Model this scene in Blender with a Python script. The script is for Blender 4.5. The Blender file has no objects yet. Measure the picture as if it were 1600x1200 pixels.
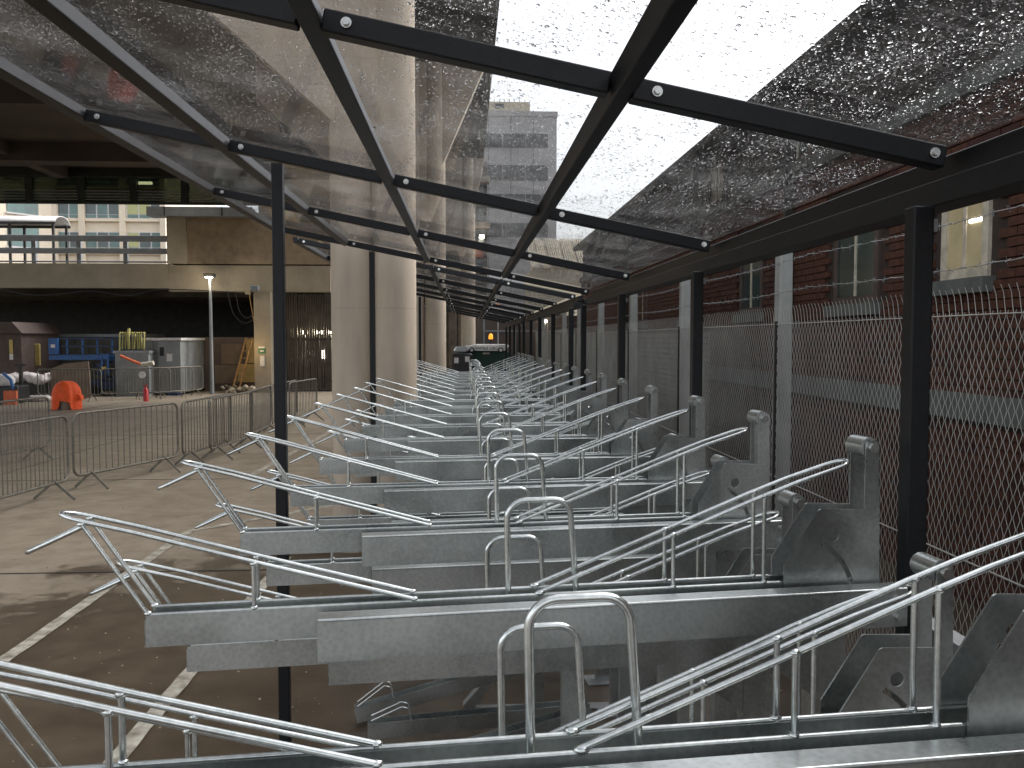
import bpy, bmesh, math, random
import numpy as np
from mathutils import Vector, Matrix
from mathutils.geometry import tessellate_polygon
random.seed(7); rng = np.random.default_rng(11)
R = math.radians
S = bpy.context.scene
COL = S.collection

# ------------------------------------------------------------------ camera
F = 1360.0; H = 2.1; YAW = R(3.07); PIT = R(2.95)
cd = bpy.data.cameras.new('camera'); cam = bpy.data.objects.new('camera', cd); COL.objects.link(cam)
cd.sensor_fit = 'HORIZONTAL'; cd.sensor_width = 36; cd.lens = 36 * F / 1600
cd.clip_start = 0.02; cd.clip_end = 900
cam.location = (0, 0, H); cam.rotation_euler = (R(90) - PIT, 0, -YAW)
S.camera = cam
# ------------------------------------------------------------------ world, sun, exposure
w = bpy.data.worlds.new('World'); S.world = w; w.use_nodes = True
nt = w.node_tree; nt.nodes.clear()
sky = nt.nodes.new('ShaderNodeTexSky'); sky.sky_type = 'NISHITA'; sky.sun_disc = False
sky.sun_elevation = R(48); sky.sun_rotation = R(70); sky.air_density = 1.0; sky.dust_density = 3.0
hs = nt.nodes.new('ShaderNodeHueSaturation'); hs.inputs['Saturation'].default_value = 0.22
bg = nt.nodes.new('ShaderNodeBackground'); bg.inputs['Strength'].default_value = 0.15
wo = nt.nodes.new('ShaderNodeOutputWorld')
nt.links.new(sky.outputs[0], hs.inputs['Color']); nt.links.new(hs.outputs[0], bg.inputs['Color'])
nt.links.new(bg.outputs[0], wo.inputs['Surface'])
sl = bpy.data.lights.new('sun', 'SUN'); sl.energy = 0.7; sl.angle = R(35); sl.color = (1.0, 0.97, 0.93)
so = bpy.data.objects.new('sun', sl); COL.objects.link(so)
az = R(70); el = R(48)   # towards the sun: north (+Y) turned towards +X by az
sd = Vector((math.sin(az) * math.cos(el), math.cos(az) * math.cos(el), math.sin(el)))
so.rotation_euler = sd.to_track_quat('Z', 'Y').to_euler()
S.view_settings.view_transform = 'Standard'; S.view_settings.look = 'None'
S.view_settings.gamma = 1.0; S.view_settings.use_curve_mapping = False
S.view_settings.exposure = 1.4
S.cycles.max_bounces = 8; S.cycles.transparent_max_bounces = 24
S.cycles.caustics_refractive = False; S.cycles.caustics_reflective = False
S.cycles.sample_clamp_indirect = 6

# turns a point of a survey picture into a point in the world at depth y (used for far background things)
_fw = Vector((math.sin(YAW) * math.cos(PIT), math.cos(YAW) * math.cos(PIT), -math.sin(PIT)))
_rt = Vector((math.cos(YAW), -math.sin(YAW), 0)); _up = _rt.cross(_fw)
def at(u, v, y):
    d = _fw + _rt * ((u - 800) / F) - _up * ((v - 600) / F)
    return Vector((0, 0, H)) + d * (y / d.y)

# ------------------------------------------------------------------ materials
def mat(name, col, rough=0.6, metal=0.0, var=0.15, scale=8.0, bump=0.0, bscale=None, col2=None, spec=0.5, emis=None, estr=0, coat=0, mscale=None, aniso=(1, 1, 1), rvar=0.0, detail=6):
    m = bpy.data.materials.new(name); m.use_nodes = True
    t = m.node_tree; b = t.nodes['Principled BSDF']
    b.inputs['Roughness'].default_value = rough; b.inputs['Metallic'].default_value = metal
    b.inputs['Specular IOR Level'].default_value = spec
    b.inputs['Coat Weight'].default_value = coat; b.inputs['Coat Roughness'].default_value = 0.15
    tc = t.nodes.new('ShaderNodeTexCoord'); mp = t.nodes.new('ShaderNodeMapping'); mp.inputs['Scale'].default_value = aniso
    t.links.new(tc.outputs['Object'], mp.inputs['Vector'])
    n = t.nodes.new('ShaderNodeTexNoise'); n.inputs['Scale'].default_value = scale; n.inputs['Detail'].default_value = detail
    n.inputs['Roughness'].default_value = 0.6
    t.links.new(mp.outputs[0], n.inputs['Vector'])
    r = t.nodes.new('ShaderNodeValToRGB')
    c2 = col2 if col2 else tuple(min(1, c * (1 + var)) for c in col)
    c1 = tuple(c * (1 - var) for c in col) if not col2 else col
    r.color_ramp.elements[0].position = 0.32; r.color_ramp.elements[1].position = 0.68
    r.color_ramp.elements[0].color = (*c1, 1); r.color_ramp.elements[1].color = (*c2, 1)
    t.links.new(n.outputs['Fac'], r.inputs['Fac']); t.links.new(r.outputs['Color'], b.inputs['Base Color'])
    if rvar:
        mr = t.nodes.new('ShaderNodeMapRange'); mr.inputs['From Min'].default_value = .3; mr.inputs['From Max'].default_value = .7
        mr.inputs['To Min'].default_value = max(0, rough - rvar); mr.inputs['To Max'].default_value = min(1, rough + rvar)
        t.links.new(n.outputs['Fac'], mr.inputs['Value']); t.links.new(mr.outputs[0], b.inputs['Roughness'])
    if bump:
        n2 = t.nodes.new('ShaderNodeTexNoise'); n2.inputs['Scale'].default_value = bscale or scale * 6; n2.inputs['Detail'].default_value = 5
        t.links.new(mp.outputs[0], n2.inputs['Vector'])
        bp = t.nodes.new('ShaderNodeBump'); bp.inputs['Strength'].default_value = bump; bp.inputs['Distance'].default_value = 0.01
        t.links.new(n2.outputs['Fac'], bp.inputs['Height']); t.links.new(bp.outputs[0], b.inputs['Normal'])
    if emis:
        b.inputs['Emission Color'].default_value = (*emis, 1); b.inputs['Emission Strength'].default_value = estr
    return m

def galvanised(name, dark=1.0, rough=0.30):
    m = bpy.data.materials.new(name); m.use_nodes = True
    t = m.node_tree; b = t.nodes['Principled BSDF']; L = t.links.new
    b.inputs['Metallic'].default_value = 0.9
    tc = t.nodes.new('ShaderNodeTexCoord')
    oi = t.nodes.new('ShaderNodeObjectInfo')
    va = t.nodes.new('ShaderNodeVectorMath'); va.operation = 'MULTIPLY_ADD'
    L(oi.outputs['Random'], va.inputs[0]); va.inputs[1].default_value = (17, 9, 5); L(tc.outputs['Object'], va.inputs[2])
    vo = t.nodes.new('ShaderNodeTexVoronoi'); vo.inputs['Scale'].default_value = 90; L(va.outputs[0], vo.inputs['Vector'])
    n = t.nodes.new('ShaderNodeTexNoise'); n.inputs['Scale'].default_value = 4; n.inputs['Detail'].default_value = 7; L(va.outputs[0], n.inputs['Vector'])
    mp = t.nodes.new('ShaderNodeMapping'); mp.inputs['Scale'].default_value = (26, 26, 2.2); L(va.outputs[0], mp.inputs['Vector'])
    st = t.nodes.new('ShaderNodeTexNoise'); st.inputs['Scale'].default_value = 1.0; st.inputs['Detail'].default_value = 5; L(mp.outputs[0], st.inputs['Vector'])
    r = t.nodes.new('ShaderNodeValToRGB')
    e = r.color_ramp.elements; e[0].position = .3; e[1].position = .68
    e[0].color = (.37 * dark, .395 * dark, .388 * dark, 1); e[1].color = (.64 * dark, .665 * dark, .652 * dark, 1)
    mx = t.nodes.new('ShaderNodeMix'); mx.data_type = 'FLOAT'; mx.inputs[0].default_value = .22
    L(n.outputs['Fac'], mx.inputs[2]); L(vo.outputs['Distance'], mx.inputs[3]); L(mx.outputs[0], r.inputs['Fac'])
    sr = t.nodes.new('ShaderNodeValToRGB'); sr.color_ramp.elements[0].position = .60; sr.color_ramp.elements[1].position = .74
    sr.color_ramp.elements[0].color = (0, 0, 0, 1); sr.color_ramp.elements[1].color = (.55, .55, .55, 1)
    L(st.outputs['Fac'], sr.inputs['Fac'])
    mc = t.nodes.new('ShaderNodeMix'); mc.data_type = 'RGBA'
    L(sr.outputs['Color'], mc.inputs[0]); L(r.outputs['Color'], mc.inputs[6]); mc.inputs[7].default_value = (.66, .67, .66, 1)
    L(mc.outputs[2], b.inputs['Base Color'])
    mr = t.nodes.new('ShaderNodeMapRange'); mr.inputs['From Min'].default_value = .3; mr.inputs['From Max'].default_value = .7
    mr.inputs['To Min'].default_value = rough - .08; mr.inputs['To Max'].default_value = rough + .10
    L(n.outputs['Fac'], mr.inputs['Value']); L(mr.outputs[0], b.inputs['Roughness'])
    bp = t.nodes.new('ShaderNodeBump'); bp.inputs['Strength'].default_value = .22; bp.inputs['Distance'].default_value = .008
    L(n.outputs['Fac'], bp.inputs['Height']); L(bp.outputs[0], b.inputs['Normal'])
    return m

M = {}
M['galv'] = galvanised('galvanised_steel')
M['rod'] = galvanised('galvanised_rod', 1.35, .22)
M['fence_wire'] = mat('fence_wire', (.5, .5, .47), .5, .3, .2, 3)
M['galv_dull'] = mat('galvanised_dull', (.33, .34, .34), .5, .6, .2, 6, .1)
M['black'] = mat('black_powder_coat', (.0055, .0062, .008), .42, 0, .3, 40, .08, 200, spec=.35)
M['cable'] = mat('black_rubber', (.02, .02, .02), .6)
M['bolt'] = mat('zinc_bolt', (.6, .6, .58), .25, .9)
M['concrete'] = mat('column_concrete', (.47, .395, .31), .85, 0, .1, 2.5, .25, 60, aniso=(1, 1, .35))
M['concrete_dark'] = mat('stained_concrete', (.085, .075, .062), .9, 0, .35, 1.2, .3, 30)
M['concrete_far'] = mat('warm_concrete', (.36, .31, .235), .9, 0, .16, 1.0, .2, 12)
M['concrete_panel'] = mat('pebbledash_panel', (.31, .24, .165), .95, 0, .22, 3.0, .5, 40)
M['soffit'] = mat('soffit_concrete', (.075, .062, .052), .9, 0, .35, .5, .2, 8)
M['post_grey'] = mat('weathered_grey_concrete_post', (.36, .37, .35), .8, 0, .15, 5, .2, 50)
M['paint'] = mat('worn_line_paint', (.17, .145, .11), .75, 0, .3, 9, .3, 60, col2=(.50, .47, .39), detail=10)
M['brick'] = mat('red_brick', (.078, .027, .014), .85, 0, .35, 22, .4, 90)
M['brick2'] = mat('dark_red_brick', (.05, .016, .012), .85, 0, .35, 22, .4, 90)
M['slate'] = mat('dark_hung_tile', (.022, .018, .017), .7, 0, .4, 9, .3, 60, col2=(.045, .034, .03))
M['screen'] = mat('grey_brown_slats', (.13, .125, .115), .7, .1, .2, 6)
M['mortar'] = mat('mortar', (.045, .032, .026), .95, 0, .2, 20, .4, 90)
M['stone'] = mat('grey_stone', (.12, .13, .12), .85, 0, .2, 6, .3, 50)
M['frame_cream'] = mat('peeling_cream_paint', (.55, .50, .40), .7, 0, .3, 9, .3, 40)
M['cream'] = mat('cream_cladding', (.80, .70, .56), .8, 0, .08, .6)
M['cream_lit'] = M['cream']
M['glass_dark'] = mat('window_glass', (.03, .055, .055), .08, 0, .5, .6, spec=.8)
M['glass_green'] = mat('green_window_glass', (.06, .14, .13), .12, 0, .4, .8, spec=.8)
M['lit_green'] = mat('lit_interior', (.25, .26, .1), .5, emis=(.62, .60, .36), estr=.10)
M['lit_room'] = mat('dim_lit_room', (.2, .17, .10), .4, 0, .4, 3, emis=(.5, .42, .25), estr=.10)
M['lit_warm'] = mat('lit_window', (.5, .4, .15), .5, emis=(1, .78, .36), estr=1.6)
M['lamp'] = mat('lamp_lens', (1, 1, .9), .4, emis=(1, .93, .78), estr=9)
M['lamp_soft'] = mat('soft_lamp_globe', (1, 1, .9), .4, emis=(1, .88, .66), estr=3)
M['amber'] = mat('amber_beacon', (.9, .35, .03), .25, emis=(1, .32, .03), estr=.55)
M['grey_clad'] = mat('grey_cladding', (.36, .365, .385), .7, 0, .06, .3)
M['grey_band'] = mat('dark_window_band', (.05, .053, .06), .25, 0, .4, .5)
M['beige_clad'] = mat('beige_cladding', (.52, .47, .36), .8, 0, .1, 1)
M['metal_grey'] = mat('grey_painted_metal', (.27, .285, .30), .5, .3, .15, 3)
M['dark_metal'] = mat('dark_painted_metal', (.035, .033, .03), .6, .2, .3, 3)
M['dark_green'] = mat('dark_green_metal', (.018, .022, .018), .5, .2, .3, 3)
M['cont_grey'] = mat('container_grey_paint', (.25, .265, .27), .6, .1, .22, 2.2, .15, 20)
M['cont_dark'] = mat('hoarding_grey_paint', (.115, .115, .10), .7, 0, .2, 2)
M['brown'] = mat('brown_shed_paint', (.085, .06, .052), .7, 0, .2, 3)
M['board'] = mat('brown_board', (.20, .15, .11), .8, 0, .2, 3, .2)
M['ply'] = mat('plywood', (.46, .33, .14), .75, 0, .15, 3, .15, aniso=(1, 1, 6))
M['yellow'] = mat('pale_yellow_paint', (.55, .43, .14), .6, 0, .15, 3)
M['yellow_post'] = mat('yellow_post_paint', (.50, .46, .16), .6, 0, .2, 12)
M['blue'] = mat('blue_lift_paint', (.02, .10, .30), .45, 0, .2, 5)
M['blue_dark'] = mat('dark_blue_plastic', (.015, .035, .10), .5, 0, .2, 5)
M['orange'] = mat('orange_hi_vis_fabric', (.85, .10, .015), .7, 0, .12, 9, .3, 18)
M['orange_pipe'] = mat('orange_pipe', (.6, .13, .05), .6, 0, .2, 5)
M['red'] = mat('red_paint', (.45, .02, .025), .4, 0, .2, 5)
M['white'] = mat('white_plastic', (.68, .66, .64), .6, 0, .12, 9, .3, 20)
M['bag'] = mat('crumpled_white_sheet', (.60, .55, .53), .6, 0, .2, 9, .6, 14)
M['barrier'] = mat('barrier_galvanised', (.15, .14, .115), .5, .5, .3, 10)
M['car_blue'] = mat('blue_car_paint', (.012, .03, .12), .2, .2, .1, 1, coat=1)
M['car_silver'] = mat('silver_car_paint', (.45, .48, .52), .25, .5, .1, 1, coat=1)
M['truck_green'] = mat('dark_green_truck_paint', (.012, .06, .045), .4, 0, .25, 3)
M['tyre'] = mat('tyre_rubber', (.02, .02, .02), .85, 0, .2, 5)
M['plastic_black'] = mat('black_plastic', (.018, .018, .02), .45, 0, .2, 5)
M['plate_white'] = mat('plate_white', (.86, .86, .82), .35, 0, .03, 5)
M['letter'] = mat('plate_lettering', (.012, .012, .014), .6)
M['green_sign'] = mat('green_sign', (.02, .16, .08), .5)
M['wood'] = mat('ladder_wood', (.50, .30, .12), .6, 0, .2, 8)
M['slats'] = mat('weathered_gate_steel', (.075, .06, .045), .6, .3, .4, 3)
M['hoarding'] = mat('brown_hoarding', (.13, .10, .085), .8, 0, .25, 1)
M['rust'] = mat('worn_rubber_grip', (.10, .065, .03), .8, 0, .3, 30)

def column_mat():
    m = M['concrete']; t = m.node_tree; L = t.links.new; b = t.nodes['Principled BSDF']
    src = b.inputs['Base Color'].links[0].from_socket
    tc = t.nodes.new('ShaderNodeTexCoord'); sp = t.nodes.new('ShaderNodeSeparateXYZ'); L(tc.outputs['Object'], sp.inputs[0])
    md = t.nodes.new('ShaderNodeMath'); md.operation = 'PINGPONG'; L(sp.outputs['Z'], md.inputs[0]); md.inputs[1].default_value = .6
    r1 = t.nodes.new('ShaderNodeMapRange'); L(md.outputs[0], r1.inputs['Value']); r1.inputs['From Min'].default_value = 0; r1.inputs['From Max'].default_value = .012; r1.inputs['To Min'].default_value = .88; r1.inputs['To Max'].default_value = 1
    mp = t.nodes.new('ShaderNodeMapping'); mp.inputs['Scale'].default_value = (5, 5, 1.6); L(tc.outputs['Object'], mp.inputs[0])
    n = t.nodes.new('ShaderNodeTexNoise'); n.inputs['Scale'].default_value = 1; n.inputs['Detail'].default_value = 9; L(mp.outputs[0], n.inputs['Vector'])
    r2 = t.nodes.new('ShaderNodeMapRange'); L(n.outputs['Fac'], r2.inputs['Value']); r2.inputs['From Min'].default_value = .35; r2.inputs['From Max'].default_value = .62; r2.inputs['To Min'].default_value = .90; r2.inputs['To Max'].default_value = 1.05
    mu = t.nodes.new('ShaderNodeMath'); mu.operation = 'MULTIPLY'; L(r1.outputs[0], mu.inputs[0]); L(r2.outputs[0], mu.inputs[1])
    vm = t.nodes.new('ShaderNodeVectorMath'); vm.operation = 'SCALE'; L(src, vm.inputs[0]); L(mu.outputs[0], vm.inputs['Scale']); L(vm.outputs[0], b.inputs['Base Color'])
column_mat()
# wet ground: pale dry concrete with dark wet patches that shine
def ground_mat():
    m = bpy.data.materials.new('wet_and_dry_concrete_ground'); m.use_nodes = True
    t = m.node_tree; b = t.nodes['Principled BSDF']; L = t.links.new
    tc = t.nodes.new('ShaderNodeTexCoord'); sp = t.nodes.new('ShaderNodeSeparateXYZ'); L(tc.outputs['Object'], sp.inputs[0])
    def noise(sc, det=6, rough=.6, vec=None):
        n = t.nodes.new('ShaderNodeTexNoise'); n.inputs['Scale'].default_value = sc; n.inputs['Detail'].default_value = det; n.inputs['Roughness'].default_value = rough
        L(vec or tc.outputs['Object'], n.inputs['Vector']); return n
    def math_(op, a, b_, clamp=False):
        n = t.nodes.new('ShaderNodeMath'); n.operation = op; n.use_clamp = clamp
        for i, s in enumerate((a, b_)):
            if isinstance(s, (int, float)): n.inputs[i].default_value = s
            else: L(s, n.inputs[i])
        return n.outputs[0]
    nb = noise(.45, 8, .62); ns = noise(3.2, 8, .65); nf = noise(60, 4)
    # wetness field: strong close to the shelter (small y, x > -3), fading outwards, broken by noise
    a = math_('MULTIPLY', sp.outputs['Y'], -.30)
    c = math_('MULTIPLY', sp.outputs['X'], .42)
    f = math_('ADD', math_('ADD', a, c), 3.45)
    f = math_('ADD', f, math_('MULTIPLY', math_('SUBTRACT', nb.outputs['Fac'], .5), 3.4))
    f = math_('ADD', f, math_('MULTIPLY', math_('SUBTRACT', ns.outputs['Fac'], .5), 1.9))
    wet = math_('ADD', math_('MULTIPLY', f, 3.2), .5, True)
    dry = t.nodes.new('ShaderNodeValToRGB'); dry.color_ramp.elements[0].position = .35; dry.color_ramp.elements[1].position = .68
    dry.color_ramp.elements[0].color = (.165, .130, .090, 1); dry.color_ramp.elements[1].color = (.32, .268, .20, 1)
    mixn = math_('ADD', math_('MULTIPLY', ns.outputs['Fac'], .6), math_('MULTIPLY', nb.outputs['Fac'], .4)); L(mixn, dry.inputs['Fac'])
    wc = t.nodes.new('ShaderNodeValToRGB'); wc.color_ramp.elements[0].position = .35; wc.color_ramp.elements[1].position = .7
    wc.color_ramp.elements[0].color = (.06, .043, .028, 1); wc.color_ramp.elements[1].color = (.105, .08, .054, 1); L(ns.outputs['Fac'], wc.inputs['Fac'])
    mc = t.nodes.new('ShaderNodeMix'); mc.data_type = 'RGBA'; L(wet, mc.inputs[0]); L(dry.outputs[0], mc.inputs[6]); L(wc.outputs[0], mc.inputs[7])
    L(mc.outputs[2], b.inputs['Base Color'])
    rr = t.nodes.new('ShaderNodeMapRange'); L(wet, rr.inputs['Value']); rr.inputs['To Min'].default_value = .75; rr.inputs['To Max'].default_value = .38
    L(rr.outputs[0], b.inputs['Roughness'])
    bp = t.nodes.new('ShaderNodeBump'); bp.inputs['Strength'].default_value = .35; bp.inputs['Distance'].default_value = .004
    L(nf.outputs['Fac'], bp.inputs['Height']); L(bp.outputs[0], b.inputs['Normal'])
    return m
M['ground'] = ground_mat()

# wet roof sheet
def roof_mat():
    m = bpy.data.materials.new('wet_clear_roof_sheet'); m.use_nodes = True
    t = m.node_tree; t.nodes.clear(); L = t.links.new
    o = t.nodes.new('ShaderNodeOutputMaterial')
    tr = t.nodes.new('ShaderNodeBsdfTransparent'); tr.inputs[0].default_value = (.90, .90, .90, 1)
    gl = t.nodes.new('ShaderNodeBsdfGlossy'); gl.inputs['Roughness'].default_value = .06; gl.inputs[0].default_value = (.6, .58, .55, 1)
    tl = t.nodes.new('ShaderNodeBsdfTranslucent'); tl.inputs[0].default_value = (.9, .9, .9, 1)
    tc = t.nodes.new('ShaderNodeTexCoord')
    mp = t.nodes.new('ShaderNodeMapping'); mp.inputs['Scale'].default_value = (1.2, 34, 1); mp.inputs['Rotation'].default_value = (0, 0, R(7)); L(tc.outputs['Object'], mp.inputs[0])
    n = t.nodes.new('ShaderNodeTexNoise'); n.inputs['Scale'].default_value = 1; n.inputs['Detail'].default_value = 6; L(mp.outputs[0], n.inputs['Vector'])
    r = t.nodes.new('ShaderNodeValToRGB'); r.color_ramp.elements[0].position = .60; r.color_ramp.elements[1].position = .76
    r.color_ramp.elements[0].color = (.0, .0, .0, 1); r.color_ramp.elements[1].color = (.045, .045, .045, 1); L(n.outputs['Fac'], r.inputs['Fac'])
    n2 = t.nodes.new('ShaderNodeTexNoise'); n2.inputs['Scale'].default_value = 2.5; n2.inputs['Detail'].default_value = 7; L(tc.outputs['Object'], n2.inputs['Vector'])
    mr = t.nodes.new('ShaderNodeMapRange'); mr.inputs['From Min'].default_value = .3; mr.inputs['From Max'].default_value = .75
    mr.inputs['To Min'].default_value = .0015; mr.inputs['To Max'].default_value = .012; L(n2.outputs['Fac'], mr.inputs['Value'])
    ad = t.nodes.new('ShaderNodeMath'); ad.operation = 'ADD'; L(r.outputs[0], ad.inputs[0]); L(mr.outputs[0], ad.inputs[1])
    n3 = t.nodes.new('ShaderNodeTexNoise'); n3.inputs['Scale'].default_value = 150; n3.inputs['Detail'].default_value = 2; L(tc.outputs['Object'], n3.inputs['Vector'])
    n4 = t.nodes.new('ShaderNodeMath'); n4.operation = 'MULTIPLY_ADD'; L(n2.outputs['Fac'], n4.inputs[0]); n4.inputs[1].default_value = .35; L(n3.outputs['Fac'], n4.inputs[2])
    r3 = t.nodes.new('ShaderNodeValToRGB'); r3.color_ramp.elements[0].position = .80; r3.color_ramp.elements[1].position = .87
    r3.color_ramp.elements[0].color = (0, 0, 0, 1); r3.color_ramp.elements[1].color = (.20, .20, .20, 1); L(n4.outputs[0], r3.inputs['Fac'])
    a3 = t.nodes.new('ShaderNodeMath'); a3.operation = 'ADD'; L(ad.outputs[0], a3.inputs[0]); L(r3.outputs[0], a3.inputs[1])
    m1 = t.nodes.new('ShaderNodeMixShader'); L(a3.outputs[0], m1.inputs[0]); L(tr.outputs[0], m1.inputs[1]); L(tl.outputs[0], m1.inputs[2])
    lw = t.nodes.new('ShaderNodeLayerWeight'); lw.inputs[0].default_value = .5
    pw = t.nodes.new('ShaderNodeMath'); pw.operation = 'POWER'; L(lw.outputs['Facing'], pw.inputs[0]); pw.inputs[1].default_value = 4.5
    fr = t.nodes.new('ShaderNodeMath'); fr.operation = 'MULTIPLY_ADD'; L(pw.outputs[0], fr.inputs[0]); fr.inputs[1].default_value = .5; fr.inputs[2].default_value = .02
    m2 = t.nodes.new('ShaderNodeMixShader'); L(fr.outputs[0], m2.inputs[0]); L(m1.outputs[0], m2.inputs[1]); L(gl.outputs[0], m2.inputs[2])
    L(m2.outputs[0], o.inputs[0]); return m
M['roof'] = roof_mat()
def drop_mat():
    m = bpy.data.materials.new('rain_water'); m.use_nodes = True
    t = m.node_tree; t.nodes.clear()
    o = t.nodes.new('ShaderNodeOutputMaterial'); g = t.nodes.new('ShaderNodeBsdfGlass'); g.inputs['IOR'].default_value = 1.36; g.inputs['Roughness'].default_value = .0
    t.links.new(g.outputs[0], o.inputs[0]); return m
M['water'] = drop_mat()

# ------------------------------------------------------------------ mesh helpers
class MB:
    def __init__(s): s.v = []; s.f = []; s.sm = []
    def add(s, vs, fs, smooth=False):
        o = len(s.v); s.v += [tuple(x) for x in vs]; s.f += [tuple(i + o for i in f) for f in fs]; s.sm += [smooth] * len(fs)
    def box(s, x0, x1, y0, y1, z0, z1):
        x0, x1 = sorted((x0, x1)); y0, y1 = sorted((y0, y1)); z0, z1 = sorted((z0, z1))
        s.add([(x0, y0, z0), (x1, y0, z0), (x1, y1, z0), (x0, y1, z0), (x0, y0, z1), (x1, y0, z1), (x1, y1, z1), (x0, y1, z1)],
              [(0, 3, 2, 1), (4, 5, 6, 7), (0, 1, 5, 4), (1, 2, 6, 5), (2, 3, 7, 6), (3, 0, 4, 7)])
    def bar(s, a, b, wd, ht, up=(0, 0, 1)):
        a = Vector(a); b = Vector(b); d = (b - a).normalized(); u = Vector(up)
        sx = d.cross(u).normalized() * wd / 2; uz = sx.cross(d).normalized() * ht / 2
        vs = [p + q for p in (a, b) for q in (-sx - uz, sx - uz, sx + uz, -sx + uz)]
        s.add(vs, [(0, 1, 2, 3), (7, 6, 5, 4), (0, 4, 5, 1), (1, 5, 6, 2), (2, 6, 7, 3), (3, 7, 4, 0)])
    def tube(s, pts, r, n=8, cap=True):
        pts = [Vector(p) for p in pts]; rs = r if isinstance(r, (list, tuple)) else [r] * len(pts)
        vs = []; prev = None
        for i, p in enumerate(pts):
            t = (pts[min(i + 1, len(pts) - 1)] - pts[max(i - 1, 0)]).normalized()
            if prev is None:
                u = Vector((0, 0, 1)) if abs(t.z) < .9 else Vector((1, 0, 0))
                sx = t.cross(u).normalized()
            else:
                sx = (prev - t * prev.dot(t)).normalized()
            prev = sx; uy = t.cross(sx)
            for k in range(n):
                a = 2 * math.pi * k / n; vs.append(p + (sx * math.cos(a) + uy * math.sin(a)) * rs[i])
        fs = [(i * n + k, i * n + (k + 1) % n, (i + 1) * n + (k + 1) % n, (i + 1) * n + k) for i in range(len(pts) - 1) for k in range(n)]
        s.add(vs, fs, True)
        if cap:
            s.add(vs[:n], [tuple(range(n))]); s.add(vs[-n:], [tuple(reversed(range(n)))])
    def cyl(s, a, b, r, n=12, r2=None): s.tube([a, b], [r, r if r2 is None else r2], n)
    def ball(s, c, r, n=6, sq=(1, 1, 1), jit=0):
        vs = []; fs = []; m = max(3, n // 2 + 1)
        for i in range(m + 1):
            th = math.pi * i / m
            for k in range(n):
                a = 2 * math.pi * k / n; q = 1 + random.uniform(-jit, jit)
                vs.append((c[0] + r * sq[0] * q * math.sin(th) * math.cos(a), c[1] + r * sq[1] * q * math.sin(th) * math.sin(a), c[2] + r * sq[2] * q * math.cos(th)))
        for i in range(m):
            for k in range(n): fs.append((i * n + k, (i + 1) * n + k, (i + 1) * n + (k + 1) % n, i * n + (k + 1) % n))
        s.add(vs, fs, True)
    def prism(s, poly, y0, y1, holes=(), axis='y'):
        """polygon given in (x,z), pushed along y (axis 'y'), or in (y,z) pushed along x (axis 'x')"""
        loops = [[Vector((p[0], p[1], 0)) for p in poly]] + [[Vector((p[0], p[1], 0)) for p in h] for h in holes]
        flat = [p for l in loops for p in l]; N = len(flat)
        tris = tessellate_polygon(loops)
        def mk(p, d): return (p.x, d, p.y) if axis == 'y' else (d, p.x, p.y)
        vs = [mk(p, y0) for p in flat] + [mk(p, y1) for p in flat]
        fs = [tuple(t_) for t_ in tris] + [tuple(i + N for i in reversed(t_)) for t_ in tris]
        o = 0
        for l in loops:
            n = len(l)
            for i in range(n): fs.append((o + i, o + (i + 1) % n, N + o + (i + 1) % n, N + o + i))
            o += n
        s.add(vs, fs)
    def build(s, name, m, parent=None, fix=True, **kw):
        me = bpy.data.meshes.new(name); me.from_pydata(s.v, [], s.f)
        me.polygons.foreach_set('use_smooth', s.sm); me.materials.append(m)
        if fix:
            b = bmesh.new(); b.from_mesh(me); bmesh.ops.recalc_face_normals(b, faces=b.faces); b.to_mesh(me); b.free()
        me.update()
        return link(name, me, parent, **kw)
def link(name, me, parent=None, **kw):
    o = bpy.data.objects.new(name, me); COL.objects.link(o)
    if parent: o.parent = parent
    for k, v in kw.items(): o[k] = v
    return o
def empty(name, loc, rz=0, **kw):
    o = bpy.data.objects.new(name, None); COL.objects.link(o); o.location = loc; o.rotation_euler = (0, 0, rz)
    o.empty_display_size = .2
    for k, v in kw.items(): o[k] = v
    return o
def copy_tree(o, parent=None):
    c = o.copy(); COL.objects.link(c)
    if parent: c.parent = parent
    for ch in o.children: copy_tree(ch, c)
    return c
def bbox(name, m, parent, *b, bevel=0, **kw):
    mb = MB(); mb.box(*b); o = mb.build(name, m, parent, **kw)
    if bevel: bevel_mod(o, bevel)
    return o
def bevel_mod(o, w_, seg=2):
    md = o.modifiers.new('bevel', 'BEVEL'); md.width = w_; md.segments = seg; md.limit_method = 'ANGLE'
def struct(name, mb, m, **kw): return mb.build(name, m, None, kind='structure', **kw)
def text_mesh(txt, size, depth, m, parent, loc, rot, name='lettering', **kw):
    cu = bpy.data.curves.new(name, 'FONT'); cu.body = txt; cu.size = size; cu.extrude = depth; cu.align_x = 'CENTER'; cu.align_y = 'CENTER'; cu.resolution_u = 2
    tmp = bpy.data.objects.new('tmp', cu); COL.objects.link(tmp)
    dg = bpy.context.evaluated_depsgraph_get(); me = bpy.data.meshes.new_from_object(tmp.evaluated_get(dg))
    bpy.data.objects.remove(tmp); me.materials.clear(); me.materials.append(m)
    o = link(name, me, parent, **kw); o.location = loc; o.rotation_euler = rot; return o
ORD = ['nearest', 'second nearest', 'third nearest', 'fourth nearest', 'fifth nearest', 'sixth nearest', 'seventh nearest', 'eighth nearest', 'ninth nearest', 'tenth nearest', 'eleventh nearest', 'twelfth nearest', 'thirteenth nearest', 'fourteenth nearest', 'fifteenth nearest', 'sixteenth nearest', 'seventeenth nearest', 'eighteenth nearest', 'nineteenth nearest', 'twentieth nearest', 'twenty-first nearest', 'twenty-second nearest', 'twenty-third nearest', 'twenty-fourth nearest']

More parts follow.
